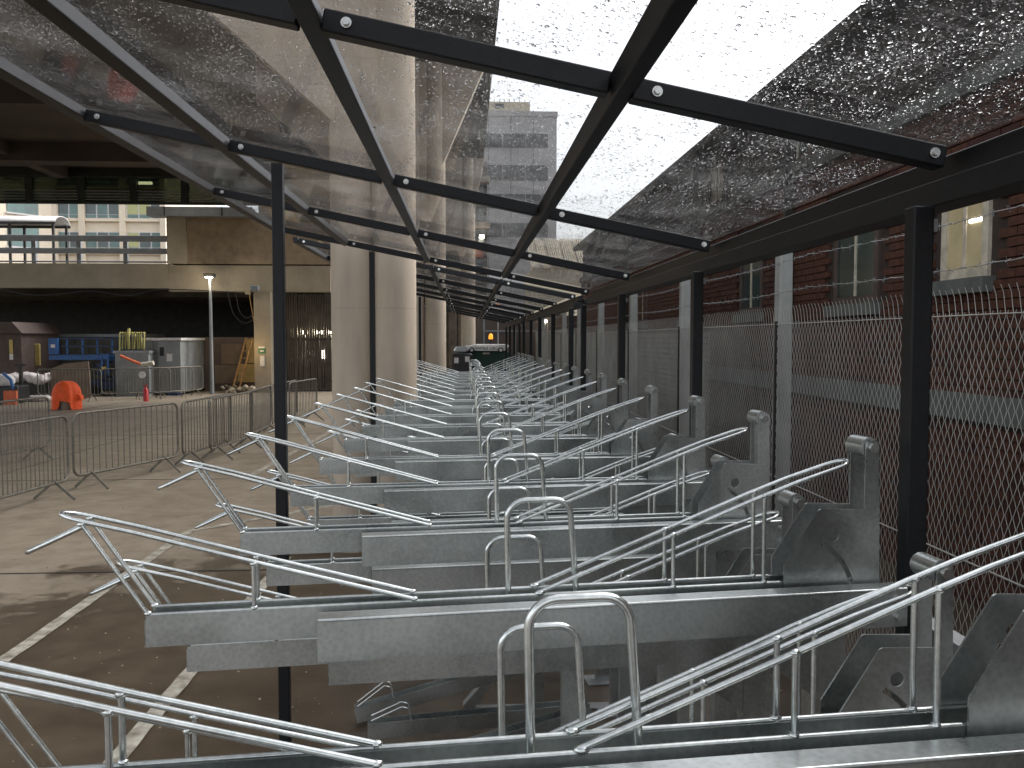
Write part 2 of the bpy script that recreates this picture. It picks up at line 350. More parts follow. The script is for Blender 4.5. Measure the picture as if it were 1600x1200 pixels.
# ------------------------------------------------------------------ ground
g = MB(); g.add([(-220, -60, 0), (160, -60, 0), (160, 320, 0), (-220, 320, 0)], [(0, 1, 2, 3)])
struct('ground', g, M['ground'])
j = MB()
j.box(-9, -.2, 7.92, 7.945, .0005, .004)
for y in (13.2, 19.4, 25.6): j.box(-16, -1.8, y, y + .02, .0005, .004)
for x in (-7.2, -11.4): j.box(x, x + .02, 8, 34, .0005, .0035)
struct('slab_joints', j, M['cable'])
def line(a, b, w_, name='parking_line'):
    a = Vector(a); b = Vector(b); d = (b - a).normalized(); n = Vector((-d.y, d.x))
    L_ = (b - a).length; k = int(L_ / .12); vs = []; fs = []
    for i in range(k + 1):
        p = a + d * L_ * i / k
        for sgn in (-1, 1):
            q = p + n * sgn * (w_ / 2 + random.uniform(-.006, .004)); vs.append((q.x, q.y, .006))
    for i in range(k): fs.append((2 * i, 2 * i + 1, 2 * i + 3, 2 * i + 2))
    m = MB(); m.add(vs, fs); return struct(name, m, M['paint'])
line((-3.02, 2.5), (-3.02, 9.6), .105); line((-3.02, 9.6), (-1.3, 11.4), .11)
line((-1.76, 2.4), (-1.72, 8.4), .10)
line((-3.3, 13.5), (-2.9, 24.0), .11)

# drain grating along the foot of the fence side posts
gt = empty('drain_channel', (1.0, 0, 0), label='black slotted drain grating along the ground under the right ends of the bike racks', category='drain')
bbox('channel_frame', M['dark_metal'], gt, -.10, -.085, .6, 18, .002, .02); bbox('channel_frame', M['dark_metal'], gt, .085, .10, .6, 18, .002, .02)
bbox('channel_bed', M['cable'], gt, -.085, .085, .6, 18, .001, .004)
sm = MB()
for i in range(580):
    y = .62 + i * .03
    sm.box(-.085, .085, y, y + .012, .005, .018)
sm.box(-.03, -.022, .6, 18, .018, .021); sm.box(.022, .03, .6, 18, .018, .021)
sm.build('grating_bars', M['dark_metal'], gt, kind='stuff')

mb = MB()
for k in range(520):
    x = random.uniform(-4.5, 1.9); y = random.uniform(2.2, 11); q = random.uniform(.003, .011)
    mb.ball((x, y, q * .4), q, 4, (1, random.uniform(.6, 1), .6), .35)
mb.build('loose_grit', M['concrete_far'], None, fix=False, kind='stuff', label='loose grit and small stones scattered on the wet ground under the racks', category='grit')
# ------------------------------------------------------------------ overhead building on columns (left)
bld = empty('elevated_building', (-12, 18, 0), label='huge dark concrete building raised on round columns above the yard on the left', category='building')
def BP(mb, name, m, **kw):
    o = mb.build(name, m, bld, **kw); o.location = (12, -18, 0); return o
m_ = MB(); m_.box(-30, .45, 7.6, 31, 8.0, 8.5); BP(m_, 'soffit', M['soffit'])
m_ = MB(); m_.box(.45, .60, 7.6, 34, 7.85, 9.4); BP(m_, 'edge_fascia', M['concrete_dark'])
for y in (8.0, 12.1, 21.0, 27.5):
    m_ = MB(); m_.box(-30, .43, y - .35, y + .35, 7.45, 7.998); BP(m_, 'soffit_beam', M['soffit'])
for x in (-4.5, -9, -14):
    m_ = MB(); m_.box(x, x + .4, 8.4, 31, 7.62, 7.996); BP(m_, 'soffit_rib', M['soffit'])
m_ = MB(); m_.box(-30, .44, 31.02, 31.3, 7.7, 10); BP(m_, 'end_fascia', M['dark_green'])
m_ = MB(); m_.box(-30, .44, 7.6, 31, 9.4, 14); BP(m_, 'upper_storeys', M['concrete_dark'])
# columns in pairs with flared heads
def col_pair(xr, y, r, lab):
    c = empty('concrete_column', (xr, y, 0), label=lab, category='column', group='round concrete columns under the building')
    for nm, dx, dy in (('shaft', 0, 0), ('shaft', -.43 * r / .205, .02)):
        mb = MB(); mb.tube([(dx, dy, 0), (dx, dy, 7.44)], r, 48); mb.build(nm, M['concrete'], c)
    mb = MB(); e = .0
    mb.prism([(r * .55, 5.4), (1.0, 7.44), (-3.4, 7.44), (-3.4, 6.7), (-.43 - .1, 4.15), (-.1, 4.15), (.05, 5.4)], -.14, .14)
    mb.build('flared_head', M['concrete'], c)
col_pair(-.69, 8.72, .205, 'round concrete column pair just behind the second left shelter post, nearest of the columns')
col_pair(-.585, 17.3, .205, 'round concrete column pair half way down the rack row, left of the vehicle')
c3 = empty('concrete_column', (.09, 26.2, 0), label='farthest round concrete column, directly behind the vehicle on its left side', category='column', group='round concrete columns under the building')
mb = MB(); mb.tube([(0, 0, 0), (0, 0, 7.44)], .215, 40); mb.build('shaft', M['concrete'], c3)
mb = MB(); mb.prism([(.12, 5.6), (.5, 7.44), (-2.4, 7.44), (-2.4, 6.9), (-.12, 4.5)], -.14, .14); mb.build('flared_head', M['concrete'], c3)
# rear part of the same building: ledges and dark storeys closing the view between columns
rear = empty('rear_block', (-2.5, 38, 0), label='dark rear building with stacked concrete ledges behind the round columns', category='building')
def RP(name, m, x0, x1, y0, y1, z0, z1, **kw): return bbox(name, m, rear, x0 + 2.5, x1 + 2.5, y0 - 38, y1 - 38, z0, z1, **kw)
RP('wall', M['concrete_dark'], -5.0, .95, 37.4, 44, 0, 9.6)
for k in range(5): RP('ledge', M['concrete_far'], -5.0, 1.05, 36.9, 37.39, 4.9 + k * .95, 5.12 + k * .95)
for k in range(4): RP('window_band', M['glass_dark'], -4.6, .8, 37.3, 37.395, 5.2 + k * .95, 5.75 + k * .95)
RP('orange_sign_panel', M['orange_pipe'], -.25, .75, 36.7, 36.88, 5.55, 5.9)
RP('ceiling_lamp', M['lamp'], .6, .8, 36.6, 36.75, 6.3, 6.45)
for k in range(7): RP('wall_board', M['slats'], -2.4 + k * .42, -2.02 + k * .42, 37.2, 37.38, 0, 4.6)

# ------------------------------------------------------------------ far deck, void and gate, about 35 m off
X = lambda u, y=35: at(u, 530, y).x
Z = lambda v, y=35: at(400, v, y).z
deck = empty('concrete_deck', (-16, 36, 0), label='long raised concrete road deck with a dark opening beneath, at the back left', category='bridge')
def DP(name, m, x0, x1, y0, y1, z0, z1, **kw): return bbox(name, m, deck, x0 + 16, x1 + 16, y0 - 36, y1 - 36, z0, z1, **kw)
DP('edge_beam', M['concrete_far'], -32, X(265), 35, 35.6, 4.1, 5.05)
DP('edge_beam', M['concrete_far'], X(265) + .003, X(525) - .2, 35.02, 35.6, 3.98, 5.0)
DP('deck_slab', M['concrete_dark'], -32, -5.3, 35.6, 56, 4.55, 5.0)
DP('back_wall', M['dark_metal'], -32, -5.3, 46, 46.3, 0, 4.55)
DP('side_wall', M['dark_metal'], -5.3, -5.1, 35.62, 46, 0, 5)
for k in range(3): DP('downstand_beam', M['concrete_dark'], -32, -8.4, 38 + k * 3, 38.4 + k * 3, 3.9, 4.549)
DP('support_column', M['concrete_far'], X(400), X(426), 34.7, 35.4, 0, 3.975)
DP('parapet_block', M['concrete_far'], X(265), X(295), 34.9, 36.5, 5.053, 6.85)
DP('parapet_panel', M['concrete_panel'], X(295) + .004, X(527), 35.0, 36.5, 5.053, 6.85)
DP('upper_wall', M['concrete_far'], X(392), X(640), 36.6, 37, 5, 10.2)
for u in (452, 520, 590): DP('dark_opening_slab', M['concrete_dark'], X(u), X(u + 26), 36.5, 36.595, 5.6, 7.3)  # flat dark slabs on the wall face; colour stands in for shade inside openings
DP('coping_strip', M['metal_grey'], X(240), X(400), 34.5, 35.2, 6.853, 7.2)
for u in (267, 355, 400): DP('coping_joint', M['dark_metal'], X(u), X(u) + .04, 34.46, 34.5, 6.86, 7.2)
# crash railing on the deck
rl = empty('crash_railing', (-20, 35.1, 5.05), label='grey steel crash railing with two flat rails along the raised road deck', category='railing')
for (za, zb) in ((.88, 1.12), (.40, .62), (.06, .12)): bbox('rail', M['metal_grey'], rl, -12, X(264) + 20, .12, .2, za, zb, bevel=.02)
for u in (-150, -85, -20, 50, 121, 194): bbox('post', M['metal_grey'], rl, X(u) + 20 - .08, X(u) + 20 + .08, .21, .36, 0, 1.1)
# glazed footbridge, only its lower edge shows
fb = empty('glazed_footbridge', (-16, 31.6, 6.7), label='dark green glazed footbridge with louvres hanging below the big building, top left', category='bridge')
zb = Z(320, 31.5) - 6.7; zt = Z(275, 31.5) - 6.7
bbox('bottom_rail', M['dark_green'], fb, -14, 9.6, -.1, .1, zb, zb + .07)
bbox('top_rail', M['dark_green'], fb, -14, 9.6, -.1, .1, zt - .08, zt + .3)
for u in (-110, -40, 51, 132, 213, 292, 365):
    xx = X(u, 31.5) + 16; bbox('mullion', M['dark_green'], fb, xx - .11, xx + .11, -.12, .12, zb + .07, zt - .08)
for k in range(4): bbox('louvre', M['metal_grey'], fb, -14, 9.6, -.06, -.02, zb + .13 + k * .10, zb + .16 + k * .10)
gm = bpy.data.materials.new('tinted_glazing'); gm.use_nodes = True; t_ = gm.node_tree; t_.nodes.clear()
o_ = t_.nodes.new('ShaderNodeOutputMaterial'); a_ = t_.nodes.new('ShaderNodeBsdfTransparent'); a_.inputs[0].default_value = (.13, .14, .11, 1)
b_ = t_.nodes.new('ShaderNodeBsdfGlossy'); b_.inputs[1].default_value = .1; x_ = t_.nodes.new('ShaderNodeMixShader'); x_.inputs[0].default_value = .06
t_.links.new(a_.outputs[0], x_.inputs[1]); t_.links.new(b_.outputs[0], x_.inputs[2]); t_.links.new(x_.outputs[0], o_.inputs[0])
bbox('glazing', gm, fb, -14, 9.6, .02, .035, zb + .07, zt - .08)
bbox('ceiling_lamp', M['lamp'], fb, X(222, 31.5) + 15.8, X(222, 31.5) + 16.3, .3, .4, zt - .25, zt - .16)

# cream office building beyond the deck
cb = empty('cream_office_building', (-26, 60, 0), label='cream office building with green tinted windows beyond the raised deck', category='building')
def CPp(name, m, x0, x1, y0, y1, z0, z1, par=None, **kw): return bbox(name, m, par or cb, x0 + 26, x1 + 26, y0 - 60, y1 - 60, z0, z1, **kw)
YB = 60
CPp('wall', M['cream'], -50, X(262, YB), YB + .05, 72, 0, 19)
def zz(v): return Z(v, YB)
for u0, u1 in ((96, 130), (138, 192), (203, 258)):
    for r_, (va, vb) in enumerate(((313, 342), (365, 393), (262, 292))):
        x0, x1 = X(u0, YB), X(u1, YB)
        CPp('window_frame', M['white'], x0 - .06, x1 + .06, YB - .02, YB + .048, zz(vb) - .06, zz(va) + .06)
        n_ = 2 if u1 - u0 < 40 else 3
        for k in range(n_):
            a = x0 + (x1 - x0) * k / n_; b = x0 + (x1 - x0) * (k + 1) / n_
            mm = M['lit_green'] if (u0 == 203 and r_ == 0 and k < 2) or (u0 == 203 and r_ == 1 and k == 0) else (M['glass_green'] if (k + r_) % 2 else M['glass_dark'])
            CPp('pane', mm, a + .05, b - .05, YB - .05, YB - .022, zz(vb) + .25, zz(va))
            CPp('lower_pane', M['glass_green'], a + .05, b - .05, YB - .05, YB - .022, zz(vb), zz(vb) + .2)
        CPp('sill', M['cream'], x0 - .2, x1 + .2, YB - .18, YB - .052, zz(vb) - .25, zz(vb) - .062)
for u in (92, 134, 197, 260): CPp('pier', M['cream'], X(u, YB) - .18, X(u, YB) + .18, YB - .28, YB + .045, 0, 19)
# angled wing to the left
wg = empty('wing', (X(88, YB) + 26, -.3, 0), R(0)); wg.parent = cb; wg.rotation_euler = (0, 0, R(38)); del wg
wing = MB(); p0 = Vector((X(90, YB), YB - .2)); dirw = Vector((-math.cos(R(55)), -math.sin(R(55))))
wo_ = empty('cream_side_wing', (p0.x, p0.y, 0), R(55) , label='angled wing of the cream offices at the far left edge', category='building')
for nm in [o for o in cb.children if o.name.startswith('wing')]: bpy.data.objects.remove(nm)
bbox('wall', M['cream'], wo_, -16, 0, 0, 4, 0, 19)
for k in range(4):
    for (va, vb) in ((310, 345), (362, 395), (262, 292)):
        x1 = -1.0 - k * 3.4
        bbox('window', M['glass_green'], wo_, x1 - 2.0, x1, -.06, -.003, zz(vb) + .1, zz(va))
        bbox('sill', M['white'], wo_, x1 - 2.1, x1 + .1, -.16, -.062, zz(vb), zz(vb) + .1)
# bus shelter and cars on the deck
bs = empty('bus_shelter', (X(30, 44), 44, 5.0), label='small bus shelter with a curved white roof on the raised deck', category='shelter')
sx0, sx1 = X(-40, 44) - X(30, 44), X(103, 44) - X(30, 44)
zr = Z(352, 44) - 5.0
mb = MB(); N_ = 10; vs = []
for xx in (sx0, sx1):
    for i in range(N_ + 1):
        a = math.pi * i / N_; vs.append((xx, -.8 * math.cos(a), zr + .36 * math.sin(a)))
mb.add(vs, [(i, i + 1, N_ + 2 + i, N_ + 1 + i) for i in range(N_)], True); o = mb.build('curved_roof', M['white'], bs); md = o.modifiers.new('solid', 'SOLIDIFY'); md.thickness = .03
for xx in (sx0 + .2, (sx0 + sx1) / 2, sx1 - .15):
    bbox('post', M['dark_metal'], bs, xx - .05, xx + .05, -.75, -.65, 0, zr); bbox('post', M['dark_metal'], bs, xx - .05, xx + .05, .65, .75, 0, zr)
bbox('gutter_beam', M['dark_metal'], bs, sx0, sx1, -.84, -.76, zr - .12, zr); bbox('gutter_beam', M['dark_metal'], bs, sx0, sx1, .76, .84, zr - .12, zr)
def car(x, y, z, m, lab, L_=4.2):
    c = empty('parked_car', (x, y, z), label=lab, category='car', group='cars parked on the raised deck')
    mb = MB(); mb.prism([(-L_ / 2, .28), (-L_ / 2, .75), (-L_ / 2 + .3, .88), (L_ / 2 - .9, .9), (L_ / 2 - .05, .72), (L_ / 2, .3)], -.82, .82); bevel_mod(mb.build('body', m, c), .06)
    mb = MB(); mb.prism([(-L_ / 2 + .25, .88), (-L_ / 2 + .7, 1.36), (.35, 1.42), (1.15, .89)], -.72, .72); bevel_mod(mb.build('windows', M['glass_dark'], c), .05)
    mb = MB(); mb.prism([(-L_ / 2 + .68, 1.365), (-L_ / 2 + .8, 1.42), (.3, 1.46), (.38, 1.425)], -.7, .7); mb.build('roof', m, c)
    for xx in (-L_ / 2 + .75, L_ / 2 - .8):
        for yy in (-.8, .8):
            mb = MB(); mb.cyl((xx, yy - .1, .3), (xx, yy + .1, .3), .3, 18); mb.build('wheel', M['tyre'], c)
car(X(70, 47), 47, 4.35, M['car_blue'], 'dark blue car on the deck, below the bus shelter roof'); car(X(128, 49), 49, 4.2, M['car_silver'], 'pale silver car on the deck, right of the blue car')

# slatted steel gate
gate = empty('slatted_gate', (X(487), 35.3, 0), label='tall dark gate of upright steel bars beside the concrete support column', category='gate')
gx0, gx1 = X(438) - X(487), X(527) - X(487)
for i in range(24):
    xx = gx0 + (gx1 - gx0) * (i + .5) / 24 + random.uniform(-.015, .015)
    bbox('bar', M['slats'], gate, xx - .03, xx + .03, -.04, .04, .06, 3.95 - random.random() * .1)
for z_ in (.35, 2.05, 3.5): bbox('cross_rail', M['dark_metal'], gate, gx0, gx1, .045, .1, z_, z_ + .1)
bbox('sill_plate', M['dark_metal'], gate, gx0, gx1, .05, .4, .0, .06)
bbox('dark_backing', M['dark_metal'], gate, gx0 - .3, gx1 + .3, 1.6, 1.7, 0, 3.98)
for k, u in enumerate((471, 494, 513)):
    lp = empty('globe_lamp', (X(u), 35.9, Z(519)), label='pair of glowing lamps behind the slatted gate, ' + ('leftmost', 'middle one', 'rightmost')[k] + ' of the three', category='lamp', group='lamps behind the gate')
    for dx in (-.08, .09):
        mb = MB(); mb.ball((dx, 0, 0), .07, 10); mb.build('globe', M['lamp_soft'], lp)
    bbox('post', M['metal_grey'], lp, -.03, .03, -.02, .04, -Z(519) + .0, -.1)
bbox('lit_notice', M['lamp'], gate, X(494) - X(487) - .06, X(494) - X(487) + .02, 1.5, 1.55, Z(562), Z(548))

# lamp post
lp = empty('street_lamp', (X(330, 34), 34, 0), label='slim grey street lamp with a lit flat head in front of the dark opening', category='street lamp')
zh = Z(433, 34)
mb = MB(); mb.tube([(0, 0, 0), (0, 0, 1.2), (0, 0, zh)], [.085, .07, .05], 10); mb.build('pole', M['metal_grey'], lp)
bbox('lamp_head', M['dark_metal'], lp, -.22, .17, -.12, .2, zh, zh + .14, bevel=.02); bbox('lens', M['lamp'], lp, -.15, .07, -.135, .1, zh - .035, zh - .003)

# containers, shed, boards
def box_thing(name, lab, cat, u0, u1, v0, v1, y, dep, m, grp=None):
    x0, x1 = X(u0, y), X(u1, y); z1 = Z(v0, y); z0 = 0 if v1 is None else max(0, Z(v1, y))
    o = empty(name, ((x0 + x1) / 2, y, z0), label=lab, category=cat)
    w_ = (x1 - x0) / 2; h_ = z1 - z0
    return o, w_, h_, dep
o, w_, h_, d_ = box_thing('steel_container', 'pale grey steel container standing left of the dark doorway', 'container', 226, 283, 532, None, 33.2, 5, M['cont_grey'])
bbox('side_wall', M['cont_grey'], o, -w_, w_ - .82, 0, d_, .1, h_); bbox('end_wall', M['cont_grey'], o, w_ - .8, w_, -.12, d_, .1, h_ - .02)
bbox('roof_trim', M['white'], o, -w_ - .05, w_ + .06, -.2, d_, h_ + .003, h_ + .1)
bbox('notice', M['white'], o, w_ - .5, w_ - .3, -.14, -.123, h_ * .62, h_ * .76); bbox('arrow_mark', M['letter'], o, w_ - .75, w_ - .6, -.14, -.123, h_ * .72, h_ * .88)
for k in range(3): bbox('panel_seam', M['cont_dark'], o, -w_ + .3 + k * .35, -w_ + .32 + k * .35, -.012, -.002, .1, h_ - .02)
bbox('base_skid', M['blue_dark'], o, w_ - .5, w_ - .1, -.2, .3, 0, .1)
o, w_, h_, d_ = box_thing('site_hoarding', 'long grey site cabin wall behind the blue lift', 'cabin', 30, 226, 522, None, 36.2, 2.4, M['cont_dark'])
bbox('wall', M['cont_dark'], o, -w_, w_, 0, d_, 0, h_ - .12); bbox('roof_trim', M['metal_grey'], o, -w_, w_, -.06, d_, h_ - .117, h_)
for k in range(9): bbox('wall_panel', M['cont_dark'], o, -w_ + k * w_ * 2 / 9 + .02, -w_ + (k + 1) * w_ * 2 / 9 - .02, -.03, -.003, .1, h_ - .2)
o, w_, h_, d_ = box_thing('brown_shed', 'dark brown cabin with a sloped roof at the far left edge', 'shed', -30, 33, 521, None, 33, 3, M['brown'])
bbox('wall', M['brown'], o, -w_, w_, 0, d_, 0, h_)
mb = MB(); mb.prism([(-w_ - .1, h_ + .002), (w_ + .12, h_ + .002), (w_ - .25, h_ + .42), (-w_, h_ + .42)], -.15, d_); mb.build('roof', M['brown'], o)
bbox('warning_notice', M['yellow'], o, w_ - .42, w_ - .30, -.03, -.003, h_ * .68, h_ * .9); bbox('notice', M['white'], o, w_ - .42, w_ - .30, -.03, -.003, h_ * .58, h_ * .675)
o, w_, h_, d_ = box_thing('leaning_board', 'pale yellow panel leaning on the grey cabin beside the brown shed', 'board', 37, 62, 537, 571, 34, .15, M['yellow'])
bbox('sheet', M['yellow'], o, -w_, w_, 0, .06, 0, h_, bevel=.05); bbox('frame', M['ply'], o, -w_ - .06, -w_ + .06, -.03, -.003, 0, h_ - .05)
o, w_, h_, d_ = box_thing('doorway_block', 'dark doorway with a small glowing window left of the boarded container', 'door', 284, 318, 530, None, 37, 1, M['dark_metal'])
bbox('door_leaf', M['brown'], o, -w_, w_, 0, .2, 0, h_); bbox('lit_window', M['lit_warm'], o, w_ - .28, w_ - .10, -.03, -.003, h_ * .58, h_ * .88)
bbox('door_handle', M['bolt'], o, w_ - .16, w_ - .1, -.06, -.003, h_ * .47, h_ * .5)
o, w_, h_, d_ = box_thing('boarded_container', 'grey container with plywood boards lit warm, behind the wooden ladder', 'container', 319, 401, 527, None, 36, 2.5, M['cont_grey'])
bbox('wall', M['hoarding'], o, -w_, w_, 0, d_, 0, h_)
bbox('board', M['board'], o, -w_ * .35, w_ * .45, -.05, -.003, h_ * .5, h_ * .88); bbox('plywood_board', M['ply'], o, w_ * .30, w_ - .02, -.09, -.053, .35, h_ * .5)
bbox('plywood_board', M['ply'], o, w_ * .62, w_ - .02, -.09, -.053, h_ * .52, h_ * .97); bbox('board', M['board'], o, -w_ * .6, w_ * .28, -.05, -.003, .3, h_ * .48)
ld = empty('wooden_ladder', (X(375, 35.4), 35.3, 0), label='pale wooden ladder leaning on the boarded container', category='ladder')
a0, a1 = Vector((-.12, -.3, 0)), Vector((.28, .45, 2.15))
for s_ in (-.13, .13):
    mb = MB(); mb.bar(a0 + Vector((s_, 0, 0)), a1 + Vector((s_, 0, 0)), .04, .07); mb.build('stile', M['wood'], ld)
for k in range(7):
    p = a0.lerp(a1, (k + .7) / 7.5); mb = MB(); mb.bar(p + Vector((-.13, 0, 0)), p + Vector((.13, 0, 0)), .03, .03); mb.build('rung', M['wood'], ld)
# notices and floodlight on the support column
sg = empty('column_notice', (X(409, 34.7), 34.66, Z(548)), label='small green and white notice on the concrete support column', category='sign')
bbox('plate', M['green_sign'], sg, -.13, .13, 0, .02, -.1, .1); bbox('white_strip', M['white'], sg, -.12, .12, -.004, -.001, .105, .17); bbox('arrow', M['white'], sg, -.06, .08, -.008, -.002, -.03, .02)
bbox('hanging_bag', M['white'], sg, -.06, .1, -.04, .01, -.6, -.2)
fl = empty('floodlight', (X(402, 34.6), 34.5, Z(452)), label='grey floodlight box fixed high on the concrete support column', category='lamp')
bbox('housing', M['metal_grey'], fl, -.2, .12, -.15, .1, -.1, .12, bevel=.02); bbox('lens', M['glass_dark'], fl, -.17, .09, -.165, -.153, -.08, .09)
bbox('junction_box', M['concrete_far'], fl, -.42, -.22, -.02, .1, -.22, .05)
for k, pts in enumerate(([(355, 455), (365, 490), (382, 505), (398, 498)], [(368, 455), (374, 485), (385, 497), (397, 490)], [(388, 450), (393, 480), (400, 520)], [(0, 452), (60, 462), (140, 455), (200, 462), (260, 452), (390, 458)])):
    P = [at(u, v, 34.9) for u, v in pts]; Q = []
    for i in range(len(P) - 1):
        for q in range(5):
            t = q / 5; pm = P[max(i - 1, 0)]; pn = P[min(i + 2, len(P) - 1)]
            Q.append(.5 * ((2 * P[i]) + (P[i + 1] - pm) * t + (2 * pm - 5 * P[i] + 4 * P[i + 1] - pn) * t * t + (3 * P[i] - pm - 3 * P[i + 1] + pn) * t ** 3))
    Q.append(P[-1]); mb = MB(); mb.tube(Q, .018, 5)
    mb.build('hanging_cable', M['cable' if k != 2 else 'wood'], None, label=('long loose black cable looping beside the support column', 'shorter loose black cable looping inside the longer one', 'orange brown cable hanging down beside the support column', 'thin cable sagging along the underside of the deck edge')[k], category='cable')

# blue scissor lift
sc = empty('scissor_lift', (X(125, 33), 33, 0), label='blue scissor lift with a railed platform in front of the grey cabin', category='lift')
k_ = 33 / F
def sx_(u): return (u - 125) * k_ * 1.0
def sz_(v): return Z(v, 33)
for u in (80, 105, 128, 150, 172):
    bbox('guard_post', M['blue'], sc, sx_(u) - .025, sx_(u) + .025, 0, .05, sz_(555), sz_(530))
for v in (529, 541, 554): bbox('guard_rail', M['blue_dark'], sc, sx_(80), sx_(200), -.01, .04, sz_(v) - .025, sz_(v) + .025)
bbox('control_box', M['blue'], sc, sx_(80), sx_(94), -.12, -.02, sz_(553), sz_(529)); bbox('control_label', M['white'], sc, sx_(84), sx_(90), -.14, -.123, sz_(543), sz_(538))
bbox('platform', M['blue'], sc, sx_(78), sx_(175), 0, 1.0, sz_(562), sz_(556))
bbox('entry_ladder', M['blue'], sc, sx_(160), sx_(163), -.3, -.25, sz_(585), sz_(552)); bbox('entry_ladder', M['blue'], sc, sx_(169), sx_(172), -.3, -.25, sz_(585), sz_(552))
bbox('ladder_panel', M['blue'], sc, sx_(163), sx_(169), -.29, -.26, sz_(560), sz_(553)); bbox('yellow_tag', M['yellow'], sc, sx_(161), sx_(168), -.32, -.3, sz_(577), sz_(572))
for i in range(3):
    z0_, z1_ = .55 + i * .28, .83 + i * .28
    for (a, b) in ((z0_, z1_), (z1_, z0_)):
        mb = MB(); mb.bar((sx_(142), .2, a), (sx_(190), .2, b), .05, .07); mb.build('scissor_arm', M['blue_dark'], sc)
bbox('chassis', M['blue_dark'], sc, sx_(138), sx_(195), 0, 1.0, .2, .55, bevel=.03)
for u in (145, 188):
    mb = MB(); mb.cyl((sx_(u), -.05, .2), (sx_(u), .15, .2), .2, 14); mb.build('wheel', M['tyre'], sc)
bx = empty('grey_crate', (X(203, 32.6), 32.6, 0), label='grey crate carrying the bundle of yellow posts', category='crate')
bbox('body', M['cont_grey'], bx, -.55, .65, 0, .9, 0, Z(552, 32.6)); bbox('lid', M['metal_grey'], bx, -.6, .7, -.05, .95, Z(552, 32.6) + .002, Z(550, 32.6) + .05)
yp = empty('yellow_post_bundle', (X(203, 32.7), 32.9, Z(549, 32.6)), label='bundle of pale yellow barrier posts standing on the grey crate', category='posts')
for i in range(11):
    xx = -.42 + i * .085; mb = MB(); mb.tube([(xx, random.uniform(-.1, .1), .0), (xx, random.uniform(-.1, .1), random.uniform(.62, .72))], .026, 7); mb.ball((xx, 0, .68), .04, 6); mb.build('post', M['yellow_post'], yp)
bbox('tray', M['dark_metal'], yp, -.35, .5, -.14, .14, .0, .08)
mb = MB(); mb.tube([(-.12, 0, .6), (-.10, 0, .85)], [.09, .05], 8); mb.build('post_cap', M['yellow_post'], yp)
op = empty('orange_pipe', (X(215, 31.8), 31.8, 0), label='orange and cream pipe propped across the barriers by the grey crate', category='pipe')
mb = MB(); mb.tube([at(188, 556, 31.8) - op.location, at(222, 570, 31.8) - op.location], .05, 8); mb.build('orange_length', M['orange_pipe'], op)
mb = MB(); mb.tube([at(221, 570, 31.7) - op.location, at(240, 567, 31.7) - op.location], .085, 10); mb.build('cream_end', M['frame_cream'], op)
bd = empty('brown_board', (X(110, 31), 31, 0), label='large brown board standing in front of the blue lift, left of the red extinguisher', category='board')
mb = MB(); mb.prism([(X(76, 31) - X(110, 31), .05), (X(140, 31) - X(110, 31), .05), (X(137, 31) - X(110, 31), Z(564, 31)), (X(98, 31) - X(110, 31), Z(568, 31)), (X(77, 31) - X(110, 31), Z(576, 31))], 0, .05); mb.build('sheet', M['board'], bd)
for dx in (-.5, .3): bbox('foot', M['dark_metal'], bd, dx, dx + .06, -.2, .3, 0, .048)
# orange cover over a drum
dr = empty('covered_drum', (X(101, 26.6), 26.6, 0), label='bright orange hi-vis cover draped over a dark drum behind the left barriers', category='cover')
mb = MB(); mb.tube([(.0, 0, .0), (.05, -.05, .42)], [.22, .2], 16); mb.build('drum', M['board'], dr)
vs = []; fs = []; NA = 36; NZ = 12
for i in range(NZ + 1):
    f_ = i / NZ; z_ = .86 * max(0, math.cos(f_ * 1.57)) ** .55
    rr_ = .37 * math.sin(min(1, f_ * 1.2) * math.pi / 2) ** .75 * (1 + .06 * f_)
    for k in range(NA):
        a = 2 * math.pi * k / NA; fold = 1 + .10 * f_ * math.sin(a * 5 + 1) + .05 * math.sin(a * 11) * f_
        zz_ = z_ + .06 * f_ * math.sin(a * 3) + (.20 * f_ ** 4 if -1.9 < (a - 2 * math.pi if a > math.pi else a) < -.9 else 0)
        vs.append((rr_ * fold * math.cos(a) * 1.0, rr_ * fold * math.sin(a) * .8, max(.01, zz_)))
for i in range(NZ):
    for k in range(NA): fs.append((i * NA + k, (i + 1) * NA + k, (i + 1) * NA + (k + 1) % NA, i * NA + (k + 1) % NA))
mb = MB(); mb.add(vs, fs, True); o = mb.build('cover_sheet', M['orange'], dr, fix=False)
mb = MB(); mb.prism([(.28, .35), (.48, .30), (.46, .42), (.3, .5)], -.1, .1); mb.build('sleeve', M['orange'], dr)
# red extinguisher
ex = empty('fire_extinguisher', (X(226, 30), 30, 0), label='small red fire extinguisher standing on the ground before the grey container', category='fire extinguisher')
mb = MB(); mb.tube([(0, 0, 0), (0, 0, .38), (0, 0, .45)], [.085, .085, .03], 12); mb.build('cylinder', M['red'], ex)
mb = MB(); mb.tube([(0, 0, .45), (0, 0, .52)], .03, 8); mb.bar((-.08, 0, .53), (.06, 0, .56), .03, .03); mb.build('valve', M['red'], ex)
